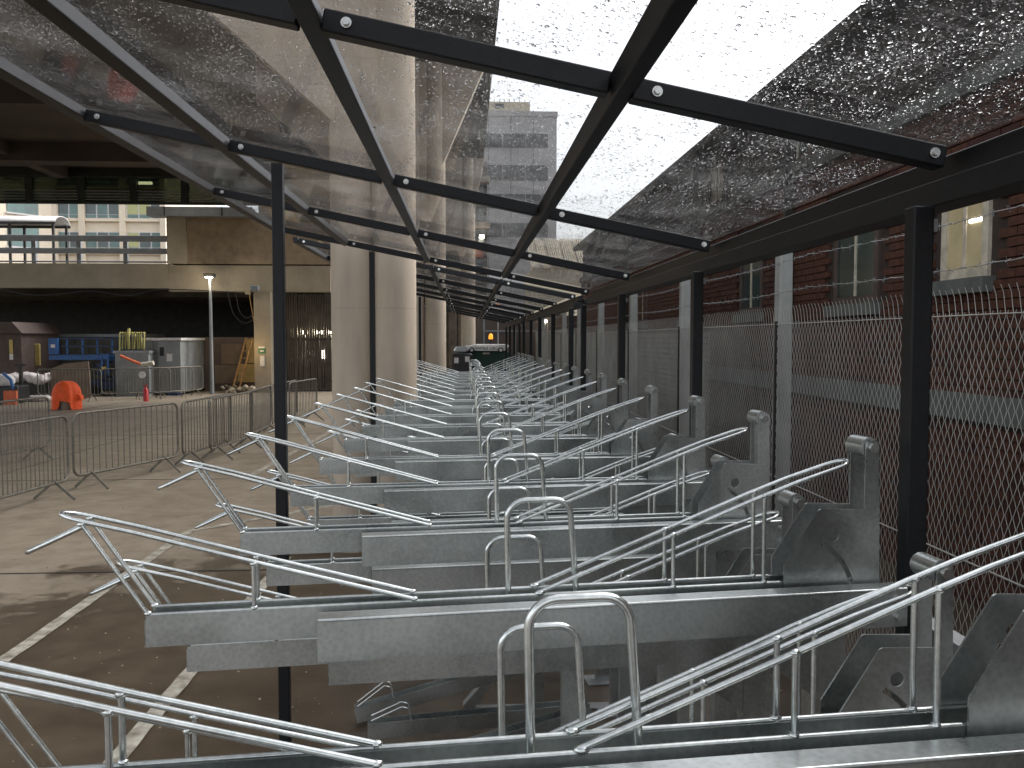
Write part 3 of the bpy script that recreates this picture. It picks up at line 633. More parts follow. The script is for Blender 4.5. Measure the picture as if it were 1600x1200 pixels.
# clutter at far left
pl = empty('covered_material_pile', (X(45, 31), 31, 0), label='pile of building materials under crumpled white sheeting at the left edge', category='material pile')
mb = MB()
for k in range(9): mb.ball((X(20 + k * 6.5, 31) - X(45, 31), random.uniform(-.2, .2), .72 + random.uniform(-.06, .08)), .24, 10, (1.1, 1.2, .7), .22)
mb.build('white_sheeting', M['bag'], pl)
bbox('pallet', M['board'], pl, -1.3, .7, -.3, .8, 0, .12); bbox('stack', M['dark_metal'], pl, -1.2, .6, -.2, .7, .12, .6)
mb = MB()
for k in range(7): mb.ball((X(25 + k * 7, 30) - X(45, 31), -1.0 + random.uniform(-.1, .1), .1), .16, 8, (1.2, 1, .7), .3)
mb.build('low_bags', M['bag'], pl)
gn = empty('machine_on_pile', (X(8, 29), 29, 0), label='dark site machine with a white and blue tank at the far left', category='machine')
mb = MB(); mb.ball((-.1, 0, .75), .3, 12, (1.3, .8, .8)); mb.build('tank', M['white'], gn)
mb = MB(); mb.tube([(.05, -.25, 1.0), (.28, -.28, .8), (.35, -.28, .5)], .05, 8); mb.build('blue_hose', M['blue'], gn)
bbox('engine', M['plastic_black'], gn, -.6, .5, -.3, .5, .1, .6, bevel=.05); bbox('red_frame', M['orange_pipe'], gn, .1, .5, -.4, -.31, .0, .45)
st = empty('upright_stand', (X(31, 29.5), 29.5, 0), label='dark upright stand with a short crossbar beside the white sheeting', category='stand')
bbox('pole', M['dark_metal'], st, -.05, .05, -.05, .05, 0, Z(571, 29.5)); bbox('crossbar', M['dark_metal'], st, -.18, .17, -.04, .04, Z(571, 29.5) + .002, Z(569, 29.5) + .02)
db = empty('debris_heap', (X(368, 34.6), 34.6, 0), label='small heap of rubble at the foot of the wooden ladder', category='rubble heap')
mb = MB()
for k in range(26): mb.ball((random.gauss(0, .4), random.gauss(0, .25), random.uniform(0, .25)), random.uniform(.06, .16), 5, (1, 1, .7), .3)
mb.build('rubble', M['concrete_far'], db, kind='stuff')

# ------------------------------------------------------------------ crowd barriers
def make_barrier(n, name='crowd_barrier'):
    """local x along the barrier from 0 to 2.2"""
    o = empty(name, (0, 0, 0)); L_ = 2.2
    mb = MB(); r_ = .12; pts = []
    def arc(cx, cz, a0, a1):
        for i in range(6):
            a = R(a0 + (a1 - a0) * i / 5); pts.append((cx + r_ * math.cos(a), 0, cz + r_ * math.sin(a)))
    arc(r_, 1.08 - r_, 180, 90); arc(L_ - r_, 1.08 - r_, 90, 0); arc(L_ - r_, .22 + r_, 0, -90); arc(r_, .22 + r_, -90, -180); pts.append(pts[0])
    mb.tube(pts, .019, 8, False); mb.build('frame', M['barrier'], o)
    bm_ = MB(); bm_.tube([(0, 0, .235), (0, 0, 1.065)], .0075, 6, False); b0 = bm_.build('bar', M['barrier'], o); b0.location.x = L_ / (n + 1)
    for i in range(1, n):
        b = link('bar', b0.data, o); b.location.x = L_ * (i + 1) / (n + 1)
    fm = MB()
    fm.bar((0, -.28, .012), (0, -.005, .24), .03, .02, (1, 0, 0)); fm.bar((0, .28, .012), (0, .005, .24), .03, .02, (1, 0, 0))
    f0 = fm.build('foot', M['barrier'], o); f0.location.x = .32; f1 = link('foot', f0.data, o); f1.location.x = L_ - .32
    return o
B0 = make_barrier(17); B1 = make_barrier(24)
BARS = [
 (B1, (-5.62, 9.72), (-5.33, 11.84), 'mesh like crowd barrier at the left edge, nearest of the barriers'),
 (B0, (-5.36, 12.15), (-4.63, 14.22), 'crowd barrier with widely spaced bars, standing alone between the two gaps'),
 (B0, (-4.58, 14.3), (-4.38, 16.5), 'crowd barrier overlapping its twin, left of the left shelter post'),
 (B1, (-4.35, 15.0), (-4.15, 17.2), 'closely barred crowd barrier overlapping the one before it'),
 (B0, (-4.22, 17.3), (-4.3, 19.5), 'crowd barrier turned back toward the support column'),
 (B0, (-4.35, 19.7), (-4.2, 21.9), 'crowd barrier second from the shelter post, half hidden'),
 (B0, (-4.12, 20.6), (-3.85, 22.8), 'crowd barrier right beside the left shelter post'),
 (B1, (-7.75, 13.6), (-7.35, 15.8), 'closely barred crowd barrier behind the nearest one, below the orange cover'),
 (B0, (X(108, 29.8) - 1.3, 30.3), (X(108, 29.8) + .9, 30.1), 'crowd barrier in front of the brown board'),
 (B0, (X(155, 30.4), 30.5), (X(155, 30.4) + 2.2 * .8, 31.2), 'crowd barrier in front of the scissor lift wheels'),
 (B1, (X(198, 31), 31.0), (X(242, 31), 31.6), 'crowd barrier carrying a round white sign, before the grey crate'),
 (B1, (X(238, 31.4), 31.4), (X(272, 31.4), 32.6), 'crowd barrier close against the pale grey container'),
 (B0, (X(272, 33), 33.0), (X(280, 35), 35.1), 'crowd barrier end on, beside the dark doorway'),
]
for i, (src, a, b, lab) in enumerate(BARS):
    o = src if i in (0, 1) else copy_tree(src)
    d = Vector(b) - Vector(a); o.location = (a[0], a[1], 0); o.rotation_euler = (0, 0, math.atan2(d.y, d.x)); o['label'] = lab; o['category'] = 'barrier'; o['group'] = 'crowd control barriers'
rs = empty('round_sign', (X(221, 30.9), 30.88, .86), label='round white sign hung on the barrier before the grey crate', category='sign')
mb = MB(); mb.cyl((0, 0, 0), (0, .015, 0), .12, 20); mb.build('disc', M['white'], rs)

# ------------------------------------------------------------------ brick building on the right
BX = 4.0; EAVE = 5.14
bk = empty('brick_building', (BX, 14, 0), label='old dark red brick building with stone bands behind the chain link fence', category='building')
def KP(name, m, x0, x1, y0, y1, z0, z1, **kw): return bbox(name, m, bk, x0 - BX, x1 - BX, y0 - 14, y1 - 14, z0, z1, **kw)
KP('wall', M['mortar'], BX + .02, BX + 6, -4, 30, 0, 4.03)
KP('upper_wall', M['mortar'], BX + .05, BX + 6, -4, 30, 4.032, EAVE)
wins = [(6.52, 7.12, 2.62, 3.55, 'lit'), (8.3, 9.25, 2.5, 3.6, 'dark'), (11.6, 12.5, 2.5, 3.6, 'dark'), (15, 15.9, 2.5, 3.6, 'dark'), (19, 20, 2.5, 3.6, 'dark'),
        (4.2, 5.0, 3.7, 4.75, 'dark'), (2.2, 3.0, 3.7, 4.75, 'dark'), (10, 10.8, 4.25, 4.9, 'dark'), (13.4, 14.2, 4.25, 4.9, 'dark')]
def in_win(y, z): return any(a - .06 < y < b + .06 and c - .1 < z < d + .06 for a, b, c, d, _ in wins)
cells = []
for r_ in range(70):
    z0 = r_ * .075
    for c in range(62):
        y0 = 1.2 + c * .225 + (.1125 if r_ % 2 else 0)
        ym, zm = y0 + .107, z0 + .033
        if in_win(ym, zm) or in_win(y0 + .01, zm) or in_win(y0 + .2, zm) or 1.45 < zm < 1.68 or 4.02 < zm: continue
        cells.append(((ym ** 2 + BX ** 2), y0, z0))
ba = MB(); ba.box(0, .03, 0, .2148, 0, .0648); 
brick_me = None
vis = sorted([c for c in cells if c[2] > 2.3 and c[1] > 4.6 and c[2] < 3.4], key=lambda c: c[0])[:280]
vs_ = set(vis)
for i, (d2, y0, z0) in enumerate(vis):
    if brick_me is None:
        b = ba.build('brick', M['brick'], bk); brick_me = b.data
    else: b = link('brick', brick_me, bk)
    b.location = (random.uniform(-.006, .002) - .006, y0 - 14, z0 + .004)
for mi, key in enumerate(('brick', 'brick2')):
    mb = MB()
    for c in cells:
        if c in vs_ or (hash(c) % 3 == 0) != (mi == 1): continue
        dx = random.uniform(-.005, .004) - .006
        mb.box(dx, dx + .02, c[1] - 14, c[1] - 14 + .214, c[2] + .004, c[2] + .068)
    mb.build('brickwork', M[key], bk, fix=False, kind='stuff')
# beyond the built bricks the courses are shown by long thin strips
mb = MB()
for r_ in range(70):
    if 1.45 < r_ * .075 + .03 < 1.68 or 4.02 < r_ * .075 + .03: continue
    mb.box(-.004, .018, 1.3, 16, r_ * .075 + .004, r_ * .075 + .068)
mb.build('far_courses', M['brick'], bk, kind='stuff')
KP('string_course', M['stone'], BX - .05, BX + .019, -4, 30, 1.46, 1.67); KP('string_course', M['stone'], BX - .06, BX + .019, -4, 30, 4.03, 4.19)
mb = MB()
for r_ in range(9):
    for c in range(110):
        y0 = -2 + c * .26 + (.13 if r_ % 2 else 0)
        if in_win(y0 + .12, 4.2 + r_ * .1 + .05): continue
        dx = random.uniform(-.008, .004)
        mb.add([(dx, y0 - 14, 4.20 + r_ * .1), (dx, y0 - 14 + .25, 4.20 + r_ * .1), (dx + .03, y0 - 14 + .25, 4.205 + r_ * .1 + .12), (dx + .03, y0 - 14, 4.205 + r_ * .1 + .12), (.045, y0 - 14, 4.20 + r_ * .1), (.045, y0 - 14 + .25, 4.20 + r_ * .1)], [(0, 1, 2, 3), (0, 4, 5, 1), (0, 3, 4), (1, 5, 2)])
mb.build('hung_tiles', M['slate'], bk, kind='stuff')
KP('cornice', M['dark_metal'], BX - .16, BX + .3, -4, 30, EAVE + .002, EAVE + .16); KP('gutter', M['dark_metal'], BX - .28, BX - .162, -4, 30, EAVE - .02, EAVE + .10)
for y in (5.6, 10.4, 14.7, 21): KP('downpipe', M['dark_metal'], BX - .14, BX - .05, y, y + .09, 0, EAVE - .03)
for a, b, c, d, kind in wins:
    KP('window_sill', M['stone'], BX - .09, BX + .018, a - .1, b + .1, c - .16, c - .04)
    fm_ = M['frame_cream'] if kind == 'lit' else M['brown']
    KP('window_frame', fm_, BX - .012, BX + .019, a - .03, a + .05, c - .038, d); KP('window_frame', fm_, BX - .012, BX + .019, b - .05, b + .03, c - .038, d)
    KP('window_frame', fm_, BX - .010, BX + .019, a + .051, b - .051, c - .038, c + .04); KP('window_frame', fm_, BX - .010, BX + .019, a + .051, b - .051, d - .06, d)
    KP('glazing_bar', M['frame_cream'], BX - .008, BX + .019, (a + b) / 2 - .02, (a + b) / 2 + .02, c + .042, d - .062)
    KP('pane', M['glass_dark'] if kind == 'dark' else M['lit_room'], BX + .004, BX + .019, a + .051, (a + b) / 2 - .021, c + .042, d - .062)
    KP('pane', M['glass_dark'] if kind == 'dark' else M['lit_room'], BX + .004, BX + .019, (a + b) / 2 + .021, b - .051, c + .042, d - .062)
KP('tube_light', M['lamp'], BX - .004, BX + .0035, 6.6, 6.76, 3.02, 3.045)

# ------------------------------------------------------------------ chain link fence
FX = 2.1; FZ = 2.20; FY0 = .6; FY1 = 26
fn = empty('chain_link_fence', (FX, 12, 0), label='tall grey chain link fence with concrete posts and barbed wire along the brick building', category='fence')
P_ = .0245; hp = .041; nseg = int((FZ - .06) / hp); nw = int((FY1 - FY0) / P_)
rows = nseg + 1
zs = .06 + np.arange(rows) * hp
allv = []; allf = []
tri = np.array([(math.cos(a), math.sin(a)) for a in (0.5, 2.59, 4.69)])
base = 0
for i in range(nw):
    y = FY0 + i * P_ - 12
    off = np.where((np.arange(rows) + i) % 2 == 0, -P_ / 2, P_ / 2) * 1.04
    dx = np.where((np.arange(rows) + i) % 2 == 0, -.0022, .0022)
    py_ = y + off; px_ = dx.copy(); pz_ = zs.copy()
    # curled tail over the top wire
    tail = [(0, 0, FZ + .03), (-.004, .004, FZ + .08), (-.014, .008, FZ + .115)]
    if i % 2: tail = [(0, 0, FZ + .012)]
    px_ = np.append(px_, [t[0] for t in tail]); py_ = np.append(py_, [y + t[1] for t in tail]); pz_ = np.append(pz_, [t[2] + random.uniform(-.004, .004) for t in tail])
    n_ = len(px_); r_ = .0018
    vx = px_[:, None] + tri[None, :, 0] * r_; vy = py_[:, None] + tri[None, :, 1] * r_; vz = np.repeat(pz_[:, None], 3, 1)
    allv.append(np.stack([vx, vy, vz], -1).reshape(-1, 3))
    k = np.arange(n_ - 1)[:, None] * 3; a = np.arange(3)[None, :]; b = (a + 1) % 3
    allf.append((np.stack([k + a, k + b, k + 3 + b, k + 3 + a], -1).reshape(-1, 4) + base)); base += n_ * 3
V = np.concatenate(allv); Fc = np.concatenate(allf)
me = bpy.data.meshes.new('fence_mesh'); me.vertices.add(len(V)); me.vertices.foreach_set('co', V.ravel())
me.loops.add(Fc.size); me.loops.foreach_set('vertex_index', Fc.ravel()); me.polygons.add(len(Fc))
me.polygons.foreach_set('loop_start', np.arange(len(Fc)) * 4); me.polygons.foreach_set('loop_total', np.full(len(Fc), 4)); me.polygons.foreach_set('use_smooth', np.ones(len(Fc), bool))
me.update(); me.validate(); me.materials.append(M['fence_wire']); link('wire_mesh', me, fn, kind='stuff')
for k, z_ in enumerate((FZ + .0, 1.17, .12)):
    mb = MB(); mb.tube([(-.006, FY0 - 12, z_), (-.006, FY1 - 12, z_)], .0028 if k != 1 else .004, 6); mb.build('line_wire', M['fence_wire'], fn)
fpy = [.72, 2.95, 5.87, 8.55, 11.2, 13.9, 16.5, 19.1, 21.8, 24.4]
for y in fpy:
    mb = MB(); mb.prism([(.02, 0), (.13, 0), (.12, 2.75), (.03, 2.75)], y - 12 - .055, y - 12 + .055); bevel_mod(mb.build('fence_post', M['post_grey'], fn), .012)
    bbox('tension_bar', M['dark_metal'], fn, -.012, .002, y - 12 - .10, y - 12 - .075, .05, FZ + .02)
for z_ in (2.42, 2.62):
    mb = MB(); pts = []; yy = FY0 - 12
    a = 0
    while yy < FY1 - 12:
        sag = -.02 * math.sin(((yy + 12) % 2.65) / 2.65 * math.pi)
        pts.append((.01 + .003 * math.cos(a), yy, z_ + sag + .003 * math.sin(a))); yy += .07; a += 2.1
    mb.tube(pts, .0022, 4, False)
    bb = MB(); yy = FY0 - 12
    while yy < FY1 - 12:
        sag = -.02 * math.sin(((yy + 12) % 2.65) / 2.65 * math.pi)
        for q in range(2):
            an = random.uniform(0, 6.28); dv = Vector((math.cos(an), random.uniform(-.4, .4), math.sin(an))) * .016
            c = Vector((.01, yy + q * .006, z_ + sag)); bb.tube([c - dv, c + dv], .0014, 3, False)
        yy += .10 if yy < -2 else .16
    w_ = mb.build('barbed_wire', M['galv_dull'], fn, fix=False); bb.build('barbs', M['galv_dull'], w_, fix=False, kind='stuff')
# pale shuttered wall behind the middle of the fence
sh = empty('slatted_screen', (2.9, 14.9, 0), label='low grey screen of horizontal slats between the fence and the brick building', category='screen')
for i in range(28):
    bbox('slat', M['screen'], sh, 0, .03, -4.6, 10.5, .1 + i * .075, .1 + i * .075 + .06)
for y in (-2, .5, 3, 5.5, 8): bbox('post', M['screen'], sh, .04, .14, y, y + .1, 0, 2.15)

# ------------------------------------------------------------------ shelters
AX, BX_, CX, DX, EX = -1.72, -1.09, -.35, .365, 1.17
def zr_(x): return 2.53 + (1.17 - x) * .2
SL = math.atan(.2)
drop_cache = {}
def drops_mesh(w_, l_, n, seed):
    """squashed water beads lying on a sheet w_ x l_, local origin at its centre"""
    g_ = np.random.default_rng(seed)
    ns, nr = 6, 2
    cx = g_.uniform(-w_ / 2, w_ / 2, n); cy = g_.uniform(-l_ / 2, l_ / 2, n)
    # clustering: beads run together near the low edge and in irregular patches
    f_ = np.sin(cx * 9 + seed) * np.sin(cy * 5 + 2 * seed) + np.sin(cx * 23 + cy * 11)
    keep = g_.uniform(-1.6, 1.4, n) < f_ + .35
    cx = cx[keep]; cy = cy[keep]; n = len(cx)
    r_ = np.exp(g_.normal(math.log(.0013), .50, n)).clip(.0006, .0046)
    el_ = 1 + g_.random(n) * .5; ang = g_.uniform(0, 6.28, n)
    prof = [(1.0, 0.0), (.78, .5)]
    vs = []
    for (rr, hh) in prof:
        for k in range(ns):
            a = 2 * math.pi * k / ns
            lx = rr * math.cos(a) * r_ * el_; ly = rr * math.sin(a) * r_
            vs.append(np.stack([cx + lx * np.cos(ang) - ly * np.sin(ang), cy + lx * np.sin(ang) + ly * np.cos(ang), hh * r_ * 1.0 + .0], -1))
    vs.append(np.stack([cx, cy, .74 * r_], -1))
    V_ = np.stack(vs, 1); per = V_.shape[1]
    fq = []
    for j_ in range(1):
        for k in range(ns): fq.append((j_ * ns + k, j_ * ns + (k + 1) % ns, (j_ + 1) * ns + (k + 1) % ns, (j_ + 1) * ns + k))
    ft = [(ns + k, ns + (k + 1) % ns, 2 * ns) for k in range(ns)]
    fb_ = [tuple(reversed(range(ns)))]
    loops = []; starts = []; tot = []
    allp = fq + ft + fb_
    flat = np.concatenate([np.array(p) for p in allp]); lens = np.array([len(p) for p in allp])
    LV = (flat[None, :] + (np.arange(n) * per)[:, None]).ravel(); LT = np.tile(lens, n); LS = np.concatenate([[0], np.cumsum(LT)[:-1]])
    me = bpy.data.meshes.new('raindrops'); me.vertices.add(n * per); me.vertices.foreach_set('co', V_.reshape(-1))
    me.loops.add(len(LV)); me.loops.foreach_set('vertex_index', LV); me.polygons.add(len(LT)); me.polygons.foreach_set('loop_start', LS); me.polygons.foreach_set('loop_total', LT)
    sm_ = np.tile(np.array([True] * (len(allp) - 1) + [False]), n); me.polygons.foreach_set('use_smooth', sm_)
    me.update(); me.validate(); me.materials.append(M['water']); return me
def shelter(y_first, rafters, rposts, lposts, lab, wet=True, yend=None):
    sh_ = empty('cycle_shelter', (0, y_first, 0), label=lab, category='shelter', group='black framed cycle shelters with clear roofs')
    y0, y1 = rafters[0] - y_first, rafters[-1] - y_first
    for x, n_ in ((AX, 'edge_purlin'), (BX_, 'purlin'), (CX, 'purlin'), (DX, 'purlin'), (EX + .03, 'edge_purlin')):
        wd, ht = (.05, .055)
        mb = MB(); mb.bar((x, y0 - .04, zr_(x)), (x, y1 + .04, zr_(x)), wd, ht, (-math.sin(SL), 0, math.cos(SL))); bevel_mod(mb.build(n_, M['black'], sh_), .004)
    mb = MB(); mb.box(EX - .04, EX + .045, y0 - .04, y1 + .04, 2.42, 2.482); bevel_mod(mb.build('wall_beam', M['black'], sh_), .004)
    mb = MB(); mb.box(EX + .065, EX + .15, y0 - .04, y1 + .04, 2.47, 2.52); bevel_mod(mb.build('gutter', M['black'], sh_), .004)
    xs = [AX, BX_, CX, DX, EX]
    up = (-math.sin(SL), 0, math.cos(SL))
    rm = {}
    for yr in rafters:
        y = yr - y_first
        for k in range(4):
            xa = xs[k] + .027; xb = xs[k + 1] - .027
            if k not in rm:
                mb = MB(); mb.bar((xa, 0, zr_(xa) - .002), (xb, 0, zr_(xb) - .002), .05, .052, up); o = mb.build('rafter', M['black'], sh_); bevel_mod(o, .004); rm[k] = o.data
                o.location.y = y
            else:
                o = link('rafter', rm[k], sh_); bevel_mod(o, .004); o.location.y = y
            xq = xa + .055; xq2 = xb - .03
            if 'b' not in rm:
                mb = MB(); mb.cyl((0, 0, 0), (0, -.004, 0), .0125, 14); mb.cyl((0, -.004, 0), (0, -.012, 0), .0085, 6); ob = mb.build('bolt', M['bolt'], o); rm['b'] = ob.data
            else: ob = link('bolt', rm['b'], o)
            ob.location = (xq, -.0262, zr_(xq))
            if k == 3:
                ob = link('bolt', rm['b'], o); ob.location = (xq2, -.0262, zr_(xq2))
    for y in rposts:
        mb = MB(); mb.box(1.075, 1.125, y - y_first - .025, y - y_first + .025, 0, 2.419); bevel_mod(mb.build('post', M['black'], sh_), .004)
        bbox('base_plate', M['black'], sh_, 1.02, 1.18, y - y_first - .08, y - y_first + .08, .001, .012)
        bbox('post_bracket', M['galv_dull'], sh_, 1.127, 1.14, y - y_first - .012, y - y_first + .012, 2.36, 2.39)
    for y in lposts:
        mb = MB(); mb.box(-.872, -.822, y - y_first - .025, y - y_first + .025, 0, zr_(-.847) - .04); bevel_mod(mb.build('post', M['black'], sh_), .004)
        bbox('base_plate', M['black'], sh_, -.93, -.765, y - y_first - .08, y - y_first + .08, .001, .012)
    # sheets of clear roofing, one for each bay between two purlins
    tm = {}
    for b_, (ya, yb) in enumerate(zip(rafters[:-1], rafters[1:])):
        for k in range(4):
            xa, xb = xs[k] + .0, xs[k + 1]; wd = (xb - xa) / math.cos(SL) - .012; ln = yb - ya - .006
            key = (k, round(ln, 3))
            if key not in tm:
                mb = MB(); mb.box(-wd / 2, wd / 2, -ln / 2, ln / 2, 0, .004); o = mb.build('roof_sheet', M['roof'], sh_); tm[key] = o.data
            else: o = link('roof_sheet', tm[key], sh_)
            xm = (xa + xb) / 2
            o.location = (xm + up[0] * .031, (ya + yb) / 2 - y_first, zr_(xm) + .031)
            o.rotation_euler = (0, SL, 0)
            if wet and yb > 1.5 :
                dk = (k, round(ln, 2), b_ % 2)
                if dk not in drop_cache: drop_cache[dk] = drops_mesh(wd - .02, ln - .02, int(9000 * wd * ln), 31 + 7 * len(drop_cache))
                d_ = link('raindrops', drop_cache[dk], o, kind='stuff'); d_.location.z = .0043
    return sh_
shelter(0, [-1.94, .06, 2.06, 4.06, 6.06, 8.06], [.07, 2.072, 4.1, 6.1, 8.08], [.06, 4.04, 8.04], 'nearest black framed cycle shelter whose wet clear roof fills the top of the view')
shelter(9, [9.05, 10.9, 12.8, 14.6, 16.4], [9.04, 10.9, 12.85, 14.6, 16.4], [12.8, 16.4], 'middle black framed cycle shelter, beyond the first pair of concrete columns')
shelter(17.7, [17.7, 19.6, 21.5, 23.4], [17.7, 19.6, 21.5, 23.4], [19.6, 23.4], 'farthest black framed cycle shelter at the end of the rack row, nearest the vehicle', wet=False)

# ------------------------------------------------------------------ two tier bike racks
def arc_pts(c, r_, a0, a1, n, plane):
    out = []
    for i in range(n + 1):
        a = R(a0 + (a1 - a0) * i / n); u, v = r_ * math.cos(a), r_ * math.sin(a)
        out.append(plane(c, u, v))
    return out
def make_rack(dz):
    """local x along the tray from the aisle end, y away from the camera; dz lowers the upper tray"""
    o = empty('bike_rack', (0, 0, 0)); G = M['galv']; ZT = 1.51 + dz; W = .07
    # U shaped tray with turned-in lips
    mb = MB()
    mb.prism([(0, ZT - .07), (0, ZT), (.010, ZT), (.010, ZT - .0025), (.0025, ZT - .0025), (.0025, ZT - .0675), (W - .0025, ZT - .0675), (W - .0025, ZT - .0025), (W - .010, ZT - .0025), (W - .010, ZT), (W, ZT), (W, ZT - .07)], 0, 1.66, axis='x')
    for y in (.0052, W - .0052): mb.tube([(.002, y, ZT - .0012), (1.458, y, ZT - .0012)], .0048, 8)
    mb.build('wheel_tray', G, o)
    bbox('end_plate', G, o, -.003, -.0005, .001, W - .001, ZT - .069, ZT - .012)
    def loop(name, pts_near, tip, rr=.0052, n=8):
        """rod that runs out along y=0, turns round the tip and returns along y=W"""
        near = [Vector((p[0], .005, p[1])) for p in pts_near]; far = [Vector((p[0], W - .005, p[1])) for p in pts_near]
        last = near[-1]; prev = near[-2]; d = (last - prev).normalized(); cy = W / 2; q = []
        rad = (W - .01) / 2 * .8
        last2 = last + d * 0
        for i in range(9):
            a = math.pi * i / 8
            q.append(Vector((last.x + d.x * tip * math.sin(a), cy - math.cos(a) * (W / 2 - .005) * (1 - .25 * math.sin(a) ** .5 * 0), last.z + d.z * tip * math.sin(a))))
        m2 = MB(); m2.tube(near[:-1] + q + list(reversed(far[:-1])), rr, n); return m2
    mb = loop('front', [(.572, ZT + .004), (.25, ZT + .097), (-.02, ZT + .178), (-.12, ZT + .205)], .055)
    for y in (.005, W - .005):
        mb.tube([(.004, y, ZT), (-.125, y, ZT + .20)], .005, 8)
        mb.tube([(.224, y, ZT), (.224, y, ZT + .104)], .005, 8)
        for p in ((.572, ZT + .004), (.224, ZT + .003), (.004, ZT + .002), (-.125, ZT + .2), (.224, ZT + .1)): mb.ball((p[0], y, p[1]), .0085, 7, (1.15, .9, .7), .15)
    mb.build('front_wheel_guide', M['rod'], o)
    hb = MB(); hb.tube([(-.122, .005, ZT + .195), (-.20, .018, ZT + .158), (-.232, .026, ZT + .143), (-.243, .035, ZT + .138), (-.232, .044, ZT + .143), (-.20, .052, ZT + .158), (-.122, W - .005, ZT + .195)], .005, 8)
    hb.build('pull_handle', M['rod'], o)
    mb = loop('rear', [(.858, ZT + .005), (1.18, ZT + .125), (1.40, ZT + .208), (1.50, ZT + .243), (1.605, ZT + .275)], .045)
    for y in (.005, W - .005):
        for xx, zz1 in ((1.185, .127), (1.415, .212)):
            mb.tube([(xx, y, ZT), (xx, y, ZT + zz1)], .0052, 8)
            for q_ in (.002, zz1): mb.ball((xx, y, ZT + q_), .0085, 7, (1.2, .9, .7), .15)
        mb.ball((.862, y, ZT + .004), .010, 7, (1.4, .9, .7), .2)
    mb.build('rear_wheel_guide', M['rod'], o)
    # hoop that catches the wheel
    tube = []; hx0, hx1 = .79, .942; zt = ZT + (.215 if dz == 0 else .245); rc = .042
    tube += [(hx0 + .004, W / 2, ZT - .066), (hx0, W / 2, zt - rc)]
    for i in range(1, 7):
        a = R(180 - 90 * i / 6); tube.append((hx0 + rc + rc * math.cos(a), W / 2, zt - rc + rc * math.sin(a)))
    for i in range(0, 7):
        a = R(90 - 90 * i / 6); tube.append((hx1 - rc + rc * math.cos(a), W / 2, zt - rc + rc * math.sin(a)))
    tube += [(hx1 + .014, W / 2, ZT - .02), (hx1 + .022, W / 2, ZT - .066)]
    mb = MB(); mb.tube(tube, .0072, 10); mb.build('wheel_hoop', M['rod'], o)
    for xx in (hx0 + .005, hx1 + .02):
        mb = MB(); mb.cyl((xx, -.002, ZT - .035), (xx, -.008, ZT - .035), .009, 6); mb.build('bolt', M['bolt'], o)
    # fixed runner beam in front of the tray
    yb0, yb1 = -.078, -.024; t1 = 1.745
    mb = MB(); zb_, ztp = ZT - .098, ZT - .006
    mb.prism([(yb0, zb_), (yb0, ztp), (yb1, ztp), (yb1, ztp - .003), (yb0 + .003, ztp - .003), (yb0 + .003, zb_ + .003), (yb1, zb_ + .003), (yb1, zb_)], .362, t1, axis='x')
    mb.tube([(.364, yb0 + .0035, ztp - .0025), (t1 - .002, yb0 + .0035, ztp - .0025)], .0045, 8)
    mb.build('runner_beam', G, o)
    # pivot plates
    def plate(y0, y1, dxp, name):
        hole = [(1.590 + .0155 * math.cos(a), ZT + .112 + .0155 * math.sin(a)) for a in [2 * math.pi * i / 18 for i in range(18)]]
        so_ = []; cx_, cz_ = 1.49, ZT - .045
        for i in range(11): a = R(63 - 50 * i / 10); so_.append((cx_ + .160 * math.cos(a), cz_ + .160 * math.sin(a)))
        for i in range(11): a = R(13 + 50 * i / 10); so_.append((cx_ + .148 * math.cos(a), cz_ + .148 * math.sin(a)))
        outer = [(1.462, ZT - .02), (1.462, ZT + .045), (1.55, ZT + .175), (1.556, ZT + .178), (1.672, ZT + .172), (1.672, ZT + .335), (1.678, ZT + .343), (1.700, ZT + .343), (1.708, ZT + .335), (1.716, ZT - .02)]
        outer = [(p[0] + dxp, p[1]) for p in outer]; hole = [(p[0] + dxp, p[1]) for p in hole]; so_ = [(p[0] + dxp, p[1]) for p in so_]
        m3 = MB(); m3.prism(outer, y0, y1, [hole, so_]); return m3.build(name, G, o)
    plate(-.0065, -.0025, 0, 'pivot_plate'); plate(W + .0025, W + .0065, .008, 'pivot_plate')
    mb = MB(); mb.cyl((1.686, 0, ZT + .325), (1.686, W, ZT + .325), .024, 14); mb.build('roller', M['galv'], o)
    for xx, y0_, y1_, zo, rb in ((1.688, -.008, -.020, .325, .012), (1.688, W + .008, W + .018, .325, .012), (1.72, yb0 - .001, yb0 - .008, -.03, .009), (1.72, yb0 - .001, yb0 - .008, -.075, .009)):
        mb = MB(); mb.cyl((xx, y0_, ZT + zo), (xx, y1_, ZT + zo), rb, 6); mb.build('bolt', M['bolt'], o)
    # gas strut and leg below the runner
    bbox('support_leg', G, o, 1.50, 1.59, -.07, -.03, .0, ZT - .10)
    mb = MB(); mb.prism([(1.30, ZT - .101), (1.499, ZT - .101), (1.499, ZT - .25)], -.068, -.062); mb.build('gusset', G, o)
    bbox('foot_plate', M['galv_dull'], o, 1.44, 1.66, -.13, .03, .001, .010)
    # lower tier channel on the floor
    if dz == 0:
        a_, b_ = (.22, .10), (1.36, .13)
    else:
        a_, b_ = (.10, .02), (1.30, .30)
    for y in (0, W):
        pass
    d_ = Vector((b_[0] - a_[0], b_[1] - a_[1])).normalized(); n2 = Vector((-d_.y, d_.x))
    mb = MB()
    def side(y0, y1, h0, h1):
        A = Vector(a_); B = Vector(b_)
        q = [A + n2 * h0, B + n2 * h0, B + n2 * h1, A + n2 * h1]; mb.prism([(p.x, p.y) for p in q], y0, y1)
    side(0, .003, 0, .08); side(W - .003, W, 0, .08); side(.0035, W - .0035, 0, .003)
    mb.build('lower_tray', G, o)
    mb = MB(); A = Vector(a_) + n2 * .08; q1 = A + d_ * .22; 
